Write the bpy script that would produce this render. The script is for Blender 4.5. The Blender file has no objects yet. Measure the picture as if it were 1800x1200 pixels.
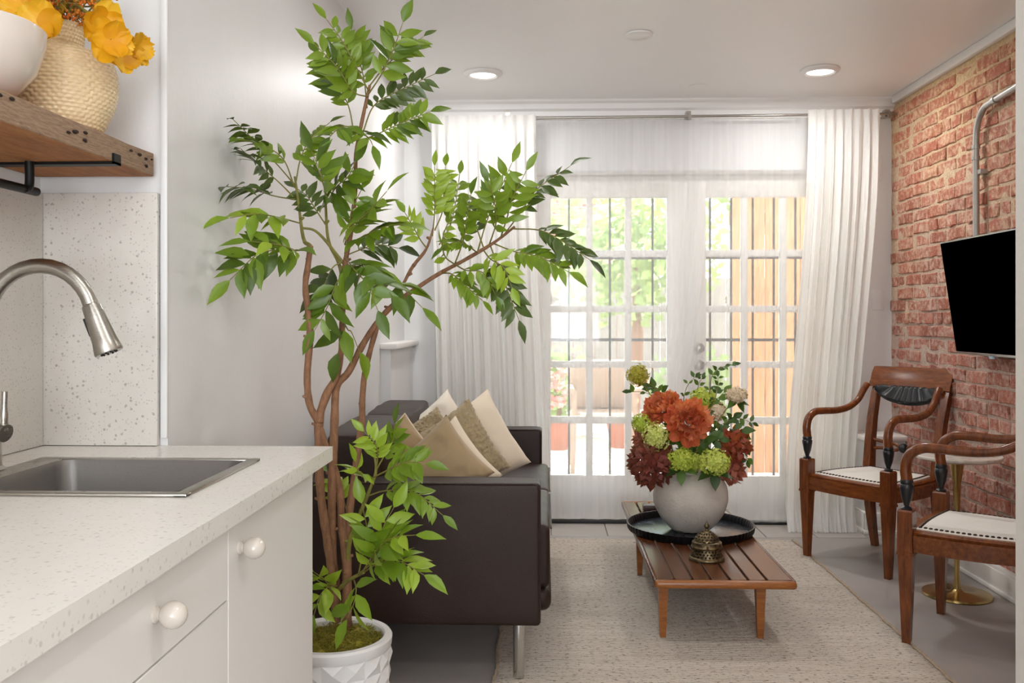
import bpy, bmesh, math, random
from mathutils import Vector, Matrix, noise
R = random.Random(7)
PI = math.pi
rad = math.radians
SC = bpy.context.scene
COL = SC.collection

# ---------------------------------------------------------------- camera, world, sun, lamps, exposure
FPX, HC, YAW = 1600.0, 1.19, rad(2.04)
cam = bpy.data.cameras.new('camera'); camo = bpy.data.objects.new('camera', cam); COL.objects.link(camo)
cam.sensor_width = 36; cam.lens = FPX / 1800 * 36; cam.shift_y = -40 / 1800; cam.clip_start = .02
camo.location = (0, 0, HC); camo.rotation_euler = (PI / 2, 0, YAW); SC.camera = camo
SC.view_settings.view_transform = 'Standard'; SC.view_settings.look = 'None'
SC.view_settings.gamma = 1; SC.view_settings.use_curve_mapping = False
SC.view_settings.exposure = 0.17
SC.cycles.use_denoising = True
SC.cycles.max_bounces = 14; SC.cycles.diffuse_bounces = 7; SC.cycles.transparent_max_bounces = 24
SC.cycles.sample_clamp_indirect = 6
wd = bpy.data.worlds.new('sky'); SC.world = wd; wd.use_nodes = True
bg = wd.node_tree.nodes['Background']; bg.inputs[0].default_value = (.86, .92, 1, 1); bg.inputs[1].default_value = 5.8
def lamp(kind, name, loc, energy, color=(1, 1, 1), rot=(0, 0, 0), **kw):
    l = bpy.data.lights.new(name, kind); l.energy = energy; l.color = color
    for k, v in kw.items(): setattr(l, k, v)
    o = bpy.data.objects.new(name, l); o.location = loc; o.rotation_euler = rot; COL.objects.link(o); return o
SUN = lamp('SUN', 'sun', (0, 12, 9), 13.0, (1, .95, .87), angle=rad(.6))
SUN.rotation_euler = Vector((.22, -.80, -1.0)).to_track_quat('-Z', 'Y').to_euler()
WARM = (1, .985, .965)
DOWN = [(-.316, 4.67, 10), (1.397, 4.67, 10), (-.10, 2.85, 3), (1.397, 2.85, 6), (-.20, 1.0, 2.4), (.62, .85, 6)]  # middle pair is out of view, assumed and added for even light
for x, y, e in DOWN:
    lamp('AREA', 'downlight_glow', (x, y, 2.425), e, WARM, shape='DISK', size=.15)
# added soft fill behind the camera, tilted up to brighten the ceiling
lamp('AREA', 'rear_fill_light', (.1, -2.25, 1.35), 62, (.93, .965, 1), rot=(rad(142), 0, 0), shape='RECTANGLE', size=1.3, size_y=1.5)

# ---------------------------------------------------------------- helpers
def at(u, v, Y):
    xc, vc = (u - 900) / FPX, (560 - v) / FPX
    X = xc * math.cos(YAW) - math.sin(YAW); Yd = xc * math.sin(YAW) + math.cos(YAW)
    t = Y / Yd
    return Vector((X * t, Y, HC + vc * t))

class MB:
    def __init__(s): s.v = []; s.f = []; s.sm = []
    def add(s, vs, fs, M=None, smooth=True):
        n = len(s.v)
        s.v += [tuple(M @ Vector(p)) for p in vs] if M else [tuple(p) for p in vs]
        s.f += [tuple(i + n for i in f) for f in fs]; s.sm += [smooth] * len(fs)
        return s
    def box(s, x0, x1, y0, y1, z0, z1, M=None):
        v = [(x, y, z) for z in (z0, z1) for y in (y0, y1) for x in (x0, x1)]
        return s.add(v, [(0, 2, 3, 1), (4, 5, 7, 6), (0, 1, 5, 4), (1, 3, 7, 5), (3, 2, 6, 7), (2, 0, 4, 6)], M, False)
    def rbox(s, x0, x1, y0, y1, z0, z1, r=.01, seg=2, M=None, puff=None, sub=0):
        bm = bmesh.new()
        bmesh.ops.create_cube(bm, size=1)
        for v in bm.verts:
            v.co = Vector(((x0 + x1) / 2 + v.co.x * (x1 - x0), (y0 + y1) / 2 + v.co.y * (y1 - y0), (z0 + z1) / 2 + v.co.z * (z1 - z0)))
        if sub:
            bmesh.ops.subdivide_edges(bm, edges=bm.edges[:], cuts=sub, use_grid_fill=True)
            eds = [e for e in bm.edges if e.calc_face_angle(0) > .5]
        else: eds = bm.edges[:]
        bmesh.ops.bevel(bm, geom=eds, offset=r, segments=seg, affect='EDGES', profile=.5, clamp_overlap=True)
        if puff:
            for v in bm.verts: v.co = puff(v.co.copy())
        bm.verts.index_update()
        s.add([v.co.copy() for v in bm.verts], [[v.index for v in f.verts] for f in bm.faces], M, True); bm.free(); return s
    def lathe(s, prof, c=(0, 0, 0), n=32, M=None, flute=0, fa=0, cap=True):
        vs = []; fs = []
        for r, z in prof:
            for k in range(n):
                a = 2 * PI * k / n; rr = r * (1 + (fa * math.cos(flute * a) if flute else 0))
                vs.append((c[0] + rr * math.cos(a), c[1] + rr * math.sin(a), c[2] + z))
        for i in range(len(prof) - 1):
            for k in range(n):
                k2 = (k + 1) % n
                fs.append((i * n + k, i * n + k2, (i + 1) * n + k2, (i + 1) * n + k))
        if cap:
            if prof[0][0] > 1e-4: fs.append(tuple(range(n))[::-1])
            if prof[-1][0] > 1e-4: fs.append(tuple((len(prof) - 1) * n + k for k in range(n)))
        return s.add(vs, fs, M)
    def tube(s, pts, rs, n=10, M=None, cap=True, flat=1.0):
        pts = [Vector(p) for p in pts]
        if not hasattr(rs, '__len__'): rs = [rs] * len(pts)
        vs = []; fs = []; up = None
        for i, p in enumerate(pts):
            t = (pts[min(i + 1, len(pts) - 1)] - pts[max(i - 1, 0)]).normalized()
            if up is None: up = Vector((0, 0, 1)) if abs(t.z) < .9 else Vector((1, 0, 0))
            a = t.cross(up)
            if a.length < 1e-5: a = t.orthogonal()
            a.normalize(); b = a.cross(t).normalized(); up = b
            for k in range(n):
                g = 2 * PI * k / n
                vs.append(p + a * math.cos(g) * rs[i] + b * math.sin(g) * rs[i] * flat)
        for i in range(len(pts) - 1):
            for k in range(n):
                k2 = (k + 1) % n; fs.append((i * n + k, i * n + k2, (i + 1) * n + k2, (i + 1) * n + k))
        if cap: fs += [tuple(range(n))[::-1], tuple((len(pts) - 1) * n + k for k in range(n))]
        return s.add(vs, fs, M)
    def prism(s, secs, M=None, smooth=False):      # list of closed cross sections
        n = len(secs[0]); vs = [p for q in secs for p in q]; fs = []
        for i in range(len(secs) - 1):
            for k in range(n):
                k2 = (k + 1) % n; fs.append((i * n + k, i * n + k2, (i + 1) * n + k2, (i + 1) * n + k))
        fs += [tuple(range(n))[::-1], tuple((len(secs) - 1) * n + k for k in range(n))]
        return s.add(vs, fs, M, smooth)
    def grid(s, fn, nu, nv, M=None, closed=False):
        vs = [fn(i / nu, j / nv) for j in range(nv + 1) for i in range(nu + 1)]
        fs = [(j * (nu + 1) + i, j * (nu + 1) + i + 1, (j + 1) * (nu + 1) + i + 1, (j + 1) * (nu + 1) + i) for j in range(nv) for i in range(nu)]
        return s.add(vs, fs, M)
    def ball(s, c, r, n=12, m=8, sc=(1, 1, 1)):
        vs = [(c[0], c[1], c[2] - r * sc[2])]; fs = []
        for j in range(1, m):
            p = PI * j / m - PI / 2
            for i in range(n):
                a = 2 * PI * i / n
                vs.append((c[0] + r * sc[0] * math.cos(p) * math.cos(a), c[1] + r * sc[1] * math.cos(p) * math.sin(a), c[2] + r * sc[2] * math.sin(p)))
        vs.append((c[0], c[1], c[2] + r * sc[2])); L = len(vs) - 1
        for i in range(n):
            i2 = (i + 1) % n
            fs.append((0, 1 + i2, 1 + i)); fs.append((L, L - n + i, L - n + i2))
            for j in range(m - 2):
                a = 1 + j * n; fs.append((a + i, a + i2, a + n + i2, a + n + i))
        return s.add(vs, fs)
    def mesh(s, name, m, org=Vector((0, 0, 0)), sharp=None):
        me = bpy.data.meshes.new(name)
        me.from_pydata([(p[0] - org[0], p[1] - org[1], p[2] - org[2]) for p in s.v], [], s.f)
        me.polygons.foreach_set('use_smooth', s.sm)
        me.update()
        if sharp:
            try: me.set_sharp_from_angle(angle=rad(sharp))
            except Exception: pass
        if m: me.materials.append(m)
        return me
    def build(s, name, m, parent=None, sharp=40, **tags):
        if parent is not None: org = Vector(parent.get('org', (0, 0, 0)))
        else:
            xs = [p[0] for p in s.v]; ys = [p[1] for p in s.v]; zs = [p[2] for p in s.v]
            org = Vector(((min(xs) + max(xs)) / 2, (min(ys) + max(ys)) / 2, min(zs)))
        o = bpy.data.objects.new(name, s.mesh(name, m, org, sharp)); COL.objects.link(o)
        if parent is not None: o.parent = parent
        else: o.location = org
        o['org'] = tuple(org)
        for k, v in tags.items(): o[k] = v
        return o

def thing(name, label, cat, loc=(0, 0, 0), group=None, kind=None, org=None):
    o = bpy.data.objects.new(name, None); COL.objects.link(o); o.location = loc; o.empty_display_size = .1
    o['org'] = tuple(loc if org is None else org)
    if label: o['label'] = label
    if cat: o['category'] = cat
    if group: o['group'] = group
    if kind: o['kind'] = kind
    return o
def one(mb, name, m, label, cat, group=None, sharp=40):
    o = mb.build(name, m, None, sharp, label=label, category=cat)
    if group: o['group'] = group
    return o
def copy_tree(o, parent=None):
    c = o.copy(); COL.objects.link(c)
    if parent: c.parent = parent
    for ch in list(o.children): copy_tree(ch, c)
    return c
def spline(pts, n=6):
    pts = [Vector(p) for p in pts]; out = []
    P = [pts[0] * 2 - pts[1]] + pts + [pts[-1] * 2 - pts[-2]]
    for i in range(1, len(P) - 2):
        for k in range(n):
            t = k / n; a, b, c, d = P[i - 1], P[i], P[i + 1], P[i + 2]
            out.append(.5 * ((2 * b) + (c - a) * t + (2 * a - 5 * b + 4 * c - d) * t * t + (3 * b - a - 3 * c + d) * t ** 3))
    out.append(pts[-1]); return out
def lerp(a, b, t): return a + (b - a) * t
def smooth01(t): t = max(0, min(1, t)); return t * t * (3 - 2 * t)

# ---------------------------------------------------------------- materials
def srgb(c):
    if isinstance(c, str): c = [int(c[i:i + 2], 16) / 255 for i in (0, 2, 4)]
    return tuple(x / 12.92 if x <= .04045 else ((x + .055) / 1.055) ** 2.4 for x in c) + (1,)
class NT:
    def __init__(s, name):
        s.m = bpy.data.materials.new(name); s.m.use_nodes = True; s.t = s.m.node_tree
        s.b = s.t.nodes['Principled BSDF']; s.out = s.t.nodes['Material Output']
    def n(s, ty, **kw):
        o = s.t.nodes.new('ShaderNode' + ty)
        for k, v in kw.items():
            if k.startswith('i_'):
                k = k[2:]; k = int(k) if k.isdigit() else k.replace('_', ' ')
                o.inputs[k].default_value = v
            else: setattr(o, k, v)
        return o
    def l(s, a, b): s.t.links.new(a, b)
    def coords(s, scale=(1, 1, 1), kind='Object', rot=(0, 0, 0)):
        tc = s.n('TexCoord'); mp = s.n('Mapping'); mp.inputs['Scale'].default_value = scale; mp.inputs['Rotation'].default_value = rot
        if kind == 'World':
            g = s.n('NewGeometry'); s.l(g.outputs['Position'], mp.inputs[0])
        else: s.l(tc.outputs[kind], mp.inputs[0])
        return mp.outputs[0]
    def noise(s, co, scale, detail=4, rough=.6, out='Fac'):
        x = s.n('TexNoise'); x.inputs['Scale'].default_value = scale; x.inputs['Detail'].default_value = detail; x.inputs['Roughness'].default_value = rough
        s.l(co, x.inputs['Vector']); return x.outputs[out]
    def ramp(s, fac, stops, interp='LINEAR'):
        r = s.n('ValToRGB'); r.color_ramp.interpolation = interp; e = r.color_ramp.elements
        while len(e) < len(stops): e.new(.5)
        for i, (p, c) in enumerate(stops): e[i].position = p; e[i].color = c if len(c) == 4 else tuple(c) + (1,)
        s.l(fac, r.inputs[0]); return r.outputs[0]
    def mix(s, fac, a, b, mode='MIX'):
        x = s.n('Mix', data_type='RGBA', blend_type=mode)
        for sock, val in ((x.inputs[0], fac), (x.inputs[6], a), (x.inputs[7], b)):
            if hasattr(val, 'node'): s.l(val, sock)
            else: sock.default_value = val
        return x.outputs[2]
    def math(s, op, a, b=0.0, clamp=False):
        x = s.n('Math', operation=op); x.use_clamp = clamp
        for sock, val in ((x.inputs[0], a), (x.inputs[1], b)):
            if hasattr(val, 'node'): s.l(val, sock)
            else: sock.default_value = val
        return x.outputs[0]
    def bump(s, h, strength=.3, dist=.01):
        b = s.n('Bump'); b.inputs['Strength'].default_value = strength; b.inputs['Distance'].default_value = dist
        s.l(h, b.inputs['Height']); s.l(b.outputs[0], s.b.inputs['Normal'])
    def set(s, color=None, rough=None, metal=None, **kw):
        for k, v in (('Base Color', color), ('Roughness', rough), ('Metallic', metal)):
            if v is None: continue
            if hasattr(v, 'node'): s.l(v, s.b.inputs[k])
            else: s.b.inputs[k].default_value = v
        for k, v in kw.items(): s.b.inputs[k.replace('_', ' ')].default_value = v
        return s.m
G4 = lambda v: (v, v, v, 1)
MATS = {}
def plain(name, col, rough=.5, metal=0, bump=0, bs=60, var=0, **kw):
    if name in MATS: return MATS[name]
    t = NT(name); c = srgb(col)
    if bump or var:
        co = t.coords()
        nz = t.noise(co, bs)
        if bump: t.bump(nz, bump, .004)
        if var:
            n2 = t.noise(co, bs * .15, 3)
            cc = t.mix(t.ramp(n2, [(.3, G4(0)), (.7, G4(1))]), tuple(x * (1 - var) for x in c[:3]) + (1,), tuple(min(1, x * (1 + var)) for x in c[:3]) + (1,))
            t.set(cc)
        else: t.set(c)
    else: t.set(c)
    MATS[name] = t.set(None, rough, metal, **kw); return MATS[name]

def paint(name, col, rough=.45, streak=.0, bumpv=.12):
    t = NT(name); c = srgb(col)
    co = t.coords((1, 1, .35), 'World')
    n1 = t.noise(co, 2.2, 5, .65); n2 = t.noise(t.coords((1, 1, 1), 'World'), 55, 3)
    cc = t.mix(t.ramp(n1, [(.35, G4(0)), (.65, G4(1))]), tuple(x * (1 - streak) for x in c[:3]) + (1,), c)
    t.bump(t.math('ADD', n2, t.math('MULTIPLY', n1, 3.0)), bumpv, .004)
    return t.set(cc, rough)
M_WALL = paint('wall_paint', 'e2e2e2', .42, .05)
M_CEIL = paint('ceiling_paint', 'f1f0ee', .38, .015, .06)
M_TRIM = plain('white_trim_paint', 'eceae6', .35, bump=.05)
M_CAB = plain('cabinet_lacquer', 'e6e3df', .4, bump=.02)
M_CHROME = plain('polished_steel', 'c8c6c2', .12, 1)
M_BRASS = plain('aged_brass', 'bda26a', .25, 1, bump=.05, var=.08)
M_BLACKMETAL = plain('black_iron', '1c1b1c', .45, .6, bump=.1)
M_BLACK = plain('matte_black', '101010', .5)

t = NT('brushed_nickel'); co = t.coords((1, 1, 40)); nz = t.noise(co, 40, 3)
t.bump(nz, .05, .001); M_NICKEL = t.set(srgb('aaa59d'), t.math('ADD', t.math('MULTIPLY', nz, .2), .2), 1)

t = NT('floor_paint'); co = t.coords((1, 1, 1), 'World'); n1 = t.noise(co, 3, 5); n2 = t.noise(co, 60, 4)
cc = t.mix(t.ramp(n1, [(.3, G4(0)), (.7, G4(1))]), srgb('98928f'), srgb('a7a09b'))
t.bump(n2, .1, .003); M_FLOOR = t.set(cc, .38)
t = NT('floor_board_paint'); co = t.coords((1, 6, 1), 'World'); n1 = t.noise(co, 9, 5)
cc = t.mix(n1, srgb('a8a29d'), srgb('bab3ac')); t.bump(n1, .15, .004); M_BOARD = t.set(cc, .35)

# speckled quartz
def specks(t, co, sc, th, seed):
    v = t.n('TexVoronoi'); v.inputs['Scale'].default_value = sc; v.inputs['Randomness'].default_value = 1
    mp = t.n('Mapping'); mp.inputs['Location'].default_value = (seed, seed * 2.1, seed * .7); t.l(co, mp.inputs[0]); t.l(mp.outputs[0], v.inputs['Vector'])
    sep = t.n('SeparateColor'); t.l(v.outputs['Color'], sep.inputs[0])
    near = t.ramp(v.outputs['Distance'], [(th, G4(1)), (th + .12, G4(0))])
    pick = t.ramp(sep.outputs[0], [(.0, G4(1)), (.36, G4(0))], 'CONSTANT')
    return t.math('MULTIPLY', near, pick), sep.outputs[1]
def quartz(name, k1, k2, c0, c1_):
    t = NT(name); co = t.coords((1, 1, 1), 'World')
    nz = t.noise(co, 160, 2, .5, 'Color'); co = t.mix(.004, co, nz, 'ADD')
    a, ac = specks(t, co, 170, .22, 0); b, bc = specks(t, co, 85, .18, 3)
    base = t.mix(t.noise(co, 25, 4), srgb(c0), srgb(c1_))
    c1 = t.mix(t.math('MULTIPLY', a, k1), base, t.mix(ac, srgb('a59e96'), srgb('8c8078')))
    c2 = t.mix(t.math('MULTIPLY', b, k2), c1, t.mix(bc, srgb('aaa49d'), srgb('756a62')))
    return t.set(c2, .22)
M_QUARTZ = quartz('speckled_quartz', .5, .6, 'cdc8c1', 'd8d3cc')
M_WORKTOP = quartz('pale_quartz_worktop', .28, .32, 'dcd8d2', 'e4e0da')

# wood
def wood(name, dark, light, rough=.35, sc=(1, 1, 1), grain=14, bumpv=.12, ring=0):
    t = NT(name); co = t.coords(sc, 'Object')
    n1 = t.noise(co, grain, 6, .65); n2 = t.noise(co, grain * 5, 4, .7)
    f = t.math('ADD', t.math('MULTIPLY', n1, .7), t.math('MULTIPLY', n2, .3))
    cc = t.ramp(f, [(.32, srgb(dark)), (.68, srgb(light))])
    t.bump(n2, bumpv, .002); return t.set(cc, rough)
M_CHAIRW = wood('cherry_wood', '47200d', '87491f', .24, (6, 6, 1), 9)
M_CHAIRWX = wood('cherry_wood_rail', '4b230f', '8c4e22', .26, (1, 6, 6), 9)
M_TABLEW = wood('walnut_slat_wood', '361c10', '6c3f22', .27, (8, 1, 8), 8)
M_TABLEE = wood('walnut_edge_wood', '6a3817', 'a4652c', .32, (1, 8, 8), 8)
M_DARKW = wood('dark_block_wood', '2a1714', '53302a', .4, (1, 6, 6), 9)
t = NT('reclaimed_plank_wood'); co = t.coords((7, 1, 9), 'World'); n1 = t.noise(co, 5, 7, .7); n2 = t.noise(co, 30, 5, .75)
g = t.n('NewGeometry'); sp = t.n('SeparateXYZ'); t.l(g.outputs['True Normal'], sp.inputs[0])
edge = t.math('ABSOLUTE', sp.outputs[0])
cu = t.ramp(t.math('ADD', t.math('MULTIPLY', n1, .6), t.math('MULTIPLY', n2, .4)), [(.3, srgb('7a4a26')), (.5, srgb('a86c3a')), (.7, srgb('c08950'))])
cf = t.ramp(n2, [(.3, srgb('6c5443')), (.5, srgb('93785f')), (.7, srgb('a98d73'))])
t.bump(n2, .5, .006); M_SHELF = t.set(t.mix(edge, cu, cf), .7)

# leather
t = NT('brown_leather'); co = t.coords(); v = t.n('TexVoronoi'); v.inputs['Scale'].default_value = 420; t.l(co, v.inputs['Vector'])
n1 = t.noise(co, 6, 4); t.bump(t.math('ADD', v.outputs['Distance'], t.math('MULTIPLY', n1, 1.2)), .22, .003)
M_LEATHER = t.set(t.mix(n1, srgb('221510'), srgb('35231b')), .42, Specular_IOR_Level=.28)
def fabric(name, a, b, sc=500, bumpv=.3, rough=.9, sheen=.3):
    t = NT(name); co = t.coords(); n1 = t.noise(co, sc, 2); n2 = t.noise(co, 9, 4)
    t.bump(n1, bumpv, .002); return t.set(t.mix(n2, srgb(a), srgb(b)), rough, Sheen_Weight=sheen)
M_TAN = fabric('tan_suede', '97805f', 'b19873')
M_CREAM = fabric('cream_velvet', 'dccbb2', 'eee0ca')
M_IVORY = fabric('ivory_linen', 'e3d9c8', 'f0e8da')
M_FUR = fabric('taupe_shearling', '93805f', 'b6a27e', 160, .9)
M_SEATC = fabric('white_canvas_seat', 'd9d4cb', 'e9e5dd', 700)
M_DRAPE = None
def cloth(name, col, transl, transp, bandx=0):
    t = NT(name); N = t.t.nodes
    d = t.n('BsdfDiffuse'); d.inputs[0].default_value = srgb(col)
    tr = t.n('BsdfTranslucent'); tr.inputs[0].default_value = srgb(col)
    m1 = t.n('MixShader'); m1.inputs[0].default_value = transl; t.l(d.outputs[0], m1.inputs[1]); t.l(tr.outputs[0], m1.inputs[2])
    last = m1.outputs[0]
    co = t.coords((1, 1, 1), 'World'); nz = t.noise(t.coords((400, 400, 60), 'World'), 1, 2)
    bmp = t.n('Bump'); bmp.inputs['Strength'].default_value = .08; bmp.inputs['Distance'].default_value = .001; t.l(nz, bmp.inputs['Height']); t.l(bmp.outputs[0], d.inputs['Normal'])
    if transp:
        tp = t.n('BsdfTransparent'); m2 = t.n('MixShader')
        lw = t.n('LayerWeight'); lw.inputs[0].default_value = .35
        # grazing folds look denser, threads vary slightly
        band = t.noise(t.coords((15, 15, .3), 'World'), 1, 3)
        f = t.math('SUBTRACT', transp + .08, t.math('MULTIPLY', lw.outputs['Facing'], .38))
        f = t.math('SUBTRACT', f, t.math('MULTIPLY', t.math('SUBTRACT', band, .5), .2), True)
        t.l(f, m2.inputs[0]); t.l(last, m2.inputs[1]); t.l(tp.outputs[0], m2.inputs[2]); last = m2.outputs[0]
    t.l(last, t.out.inputs[0]); return t.m
M_DRAPE = cloth('white_linen_drape', 'f7f6f3', .4, 0)
M_SHEER = cloth('white_voile', 'f6f6f5', .5, .58)
def glass(name, tint=(1, 1, 1, 1), gl=.06):
    t = NT(name); tp = t.n('BsdfTransparent'); tp.inputs[0].default_value = tint; g = t.n('BsdfGlossy'); g.inputs['Roughness'].default_value = .02
    m = t.n('MixShader'); fr = t.n('Fresnel'); fr.inputs[0].default_value = 1.45
    t.l(fr.outputs[0], m.inputs[0]); t.l(tp.outputs[0], m.inputs[1]); t.l(g.outputs[0], m.inputs[2]); t.l(m.outputs[0], t.out.inputs[0]); return t.m
M_GLASS = glass('clear_pane_glass', (.97, .98, .98, 1))
def emit(name, col, st):
    t = NT(name); e = t.n('Emission'); e.inputs[0].default_value = col; e.inputs[1].default_value = st; t.l(e.outputs[0], t.out.inputs[0]); return t.m
M_LED = emit('lit_diffuser', (1, .96, .9, 1), 3.0)

# brick
def brickmat(name, outside=False):
    t = NT(name); co = t.coords((1, 1, 1), 'World')
    oi = t.n('ObjectInfo'); r = oi.outputs['Random']
    n1 = t.noise(co, 38, 6, .7); n2 = t.noise(co, 9, 5, .7); n3 = t.noise(co, 120, 4, .7); n4 = t.noise(co, 2.2, 3)
    body = t.ramp(t.math('ADD', t.math('MULTIPLY', r, .55), t.math('MULTIPLY', n2, .45)), [(.2, srgb('7c3a2b')), (.45, srgb('9d4d39')), (.65, srgb('ab5f4a')), (.9, srgb('96665a'))])
    body = t.mix(t.ramp(n3, [(.35, G4(0)), (.7, G4(.6))]), body, srgb('cb9480'))
    sep = t.n('SeparateXYZ'); g = t.n('NewGeometry'); t.l(g.outputs['Position'], sep.inputs[0])
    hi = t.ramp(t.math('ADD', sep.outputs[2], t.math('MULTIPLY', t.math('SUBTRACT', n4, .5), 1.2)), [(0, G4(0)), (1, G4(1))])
    # lime wash over the brick, tint graded by height: ochre high, chalky pink-white lower
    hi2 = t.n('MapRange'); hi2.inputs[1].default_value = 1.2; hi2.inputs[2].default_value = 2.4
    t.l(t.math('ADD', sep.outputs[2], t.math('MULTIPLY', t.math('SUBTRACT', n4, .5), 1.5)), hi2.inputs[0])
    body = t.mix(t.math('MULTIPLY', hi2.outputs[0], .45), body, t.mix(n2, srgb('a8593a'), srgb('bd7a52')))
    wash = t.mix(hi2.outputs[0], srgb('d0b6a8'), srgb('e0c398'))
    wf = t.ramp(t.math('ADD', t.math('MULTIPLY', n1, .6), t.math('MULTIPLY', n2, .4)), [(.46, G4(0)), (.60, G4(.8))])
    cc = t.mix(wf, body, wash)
    t.bump(t.math('ADD', n1, t.math('MULTIPLY', n3, .5)), .8, .008)
    return t.set(cc, .85)
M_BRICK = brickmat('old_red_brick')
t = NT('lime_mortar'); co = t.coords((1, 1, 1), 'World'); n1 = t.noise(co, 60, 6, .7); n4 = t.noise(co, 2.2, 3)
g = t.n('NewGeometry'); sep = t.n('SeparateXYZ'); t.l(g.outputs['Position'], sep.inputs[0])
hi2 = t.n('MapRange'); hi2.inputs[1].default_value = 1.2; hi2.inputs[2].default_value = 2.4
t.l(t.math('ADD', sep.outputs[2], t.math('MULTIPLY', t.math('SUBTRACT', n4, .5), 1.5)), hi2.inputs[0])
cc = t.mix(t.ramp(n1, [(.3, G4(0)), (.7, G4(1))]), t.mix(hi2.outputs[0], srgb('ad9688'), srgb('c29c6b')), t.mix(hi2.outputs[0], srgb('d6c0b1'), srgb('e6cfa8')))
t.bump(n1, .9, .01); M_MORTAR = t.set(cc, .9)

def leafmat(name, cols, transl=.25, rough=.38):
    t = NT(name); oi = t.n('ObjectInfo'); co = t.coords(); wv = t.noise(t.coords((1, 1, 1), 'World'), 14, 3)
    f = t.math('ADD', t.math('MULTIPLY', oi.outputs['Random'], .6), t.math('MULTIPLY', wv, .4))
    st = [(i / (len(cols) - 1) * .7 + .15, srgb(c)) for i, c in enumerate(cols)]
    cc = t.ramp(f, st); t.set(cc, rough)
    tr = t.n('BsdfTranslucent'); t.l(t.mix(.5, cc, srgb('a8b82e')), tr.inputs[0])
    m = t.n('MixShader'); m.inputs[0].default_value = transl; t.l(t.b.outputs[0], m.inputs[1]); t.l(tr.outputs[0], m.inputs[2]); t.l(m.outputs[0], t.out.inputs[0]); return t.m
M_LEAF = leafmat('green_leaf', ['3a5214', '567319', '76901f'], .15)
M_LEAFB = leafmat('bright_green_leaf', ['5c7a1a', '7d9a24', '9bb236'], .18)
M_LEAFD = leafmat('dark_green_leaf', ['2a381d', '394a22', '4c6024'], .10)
M_BARK = wood('brown_bark', '6a4630', '9c7150', .75, (3, 3, 1), 30, .5)
M_TWIG = wood('olive_twig', '66602a', '8a8238', .6, (1, 1, 1), 30, .3)

# ---------------------------------------------------------------- room shell
XL, XR, YB, ZC = -.822, 2.0, 5.32, 2.454
YN, XK, XKR = 1.96, -1.106, 1.0      # niche end wall, kitchen left wall, kitchen right wall
def struct(mb, name, m, sharp=40, parent=None): return mb.build(name, m, parent, sharp, kind='structure') if parent is None else mb.build(name, m, parent, sharp)
fl = struct(MB().box(-1.3, 2.2, -2.4, 5.0, -.12, 0).box(-1.3, 2.2, 5.0, 5.62, -.12, -.012), 'floor', M_FLOOR)
bm_mesh = None
k = 0; x = XL
while x < XR - .02:
    w = .275 if k % 3 else .31
    x2 = min(x + w, XR)
    b = MB().rbox(x + .0022, x2 - .0022, 5.003, 5.60, -.0115, .0005 + .0008 * (k % 3), .0015, 1)
    b.build('floor_board', M_BOARD, fl); x = x2; k += 1
struct(MB().box(-1.3, 2.2, -2.4, 5.6, ZC, ZC + .12), 'ceiling', M_CEIL)
wl = struct(MB().box(-1.3, XL, YN, 5.62, 0, ZC), 'wall_left', M_WALL)
MB().box(XL, XL + .05, 4.55, 5.31, .0, 1.035).build('wainscot_panel', M_WALL, wl)
MB().rbox(XL, XL + .085, 4.52, 5.315, 1.036, 1.066, .006).build('ledge', M_TRIM, wl)
struct(MB().box(-1.3, XK, -2.4, YN, 0, ZC), 'wall_kitchen_left', M_WALL)
wr = struct(MB().box(XKR, XR + .2, -2.4, 1.97, 0, ZC), 'wall_kitchen_right', paint('doorway_paint', 'd8d3cb', .45, .02))
# rear wall behind the camera; window opening made up for the fill light
struct(MB().box(-1.3, -.6, -2.52, -2.4, 0, ZC).box(.8, XR, -2.52, -2.4, 0, ZC).box(-.6, .8, -2.52, -2.4, 0, .65).box(-.6, .8, -2.52, -2.4, 2.25, ZC), 'wall_rear', M_WALL)
# corner bead between kitchen niche and living room wall
struct(MB().rbox(XL - .012, XL + .003, YN - .012, YN - .001, .93, ZC - .001, .003), 'trim_corner_bead', M_WALL)
# back wall with the door opening
OX0, OX1, OZ = at(934, 560, 5.42).x - .02, at(1478, 560, 5.42).x + .02, 2.05
bw = struct(MB().box(XL, OX0, YB, 5.62, 0, ZC).box(OX1, XR + .2, YB, 5.62, 0, ZC).box(OX0, OX1, YB, 5.62, OZ, ZC), 'wall_back', M_WALL)
MB().rbox(1.885, 1.955, YB - .006, YB, 1.24, 1.36, .003).build('blank_plate', M_WALL, bw)
MB().rbox(1.90, 1.945, YB - .005, YB, 1.98, 2.13, .003).build('blank_plate', M_WALL, bw)
# crown moulding on the back wall
def run_profile(prof, x0, x1, y, z, name, m, parent=None):
    return struct(MB().prism([[(xx, y + p[0], z + p[1]) for p in prof] for xx in (x0, x1)]), name, m, 30, parent)
run_profile([(0, 0), (-.075, 0), (-.075, -.012), (-.055, -.022), (-.05, -.05), (-.028, -.06), (-.024, -.085), (-.012, -.09), (-.012, -.105), (0, -.105)], XL, XR, YB, ZC, 'trim_crown', M_CEIL)
struct(MB().rbox(XR - .03, XR, 1.975, YB - .08, ZC - .045, ZC - .001, .006), 'trim_brick_top', M_TRIM)
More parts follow.
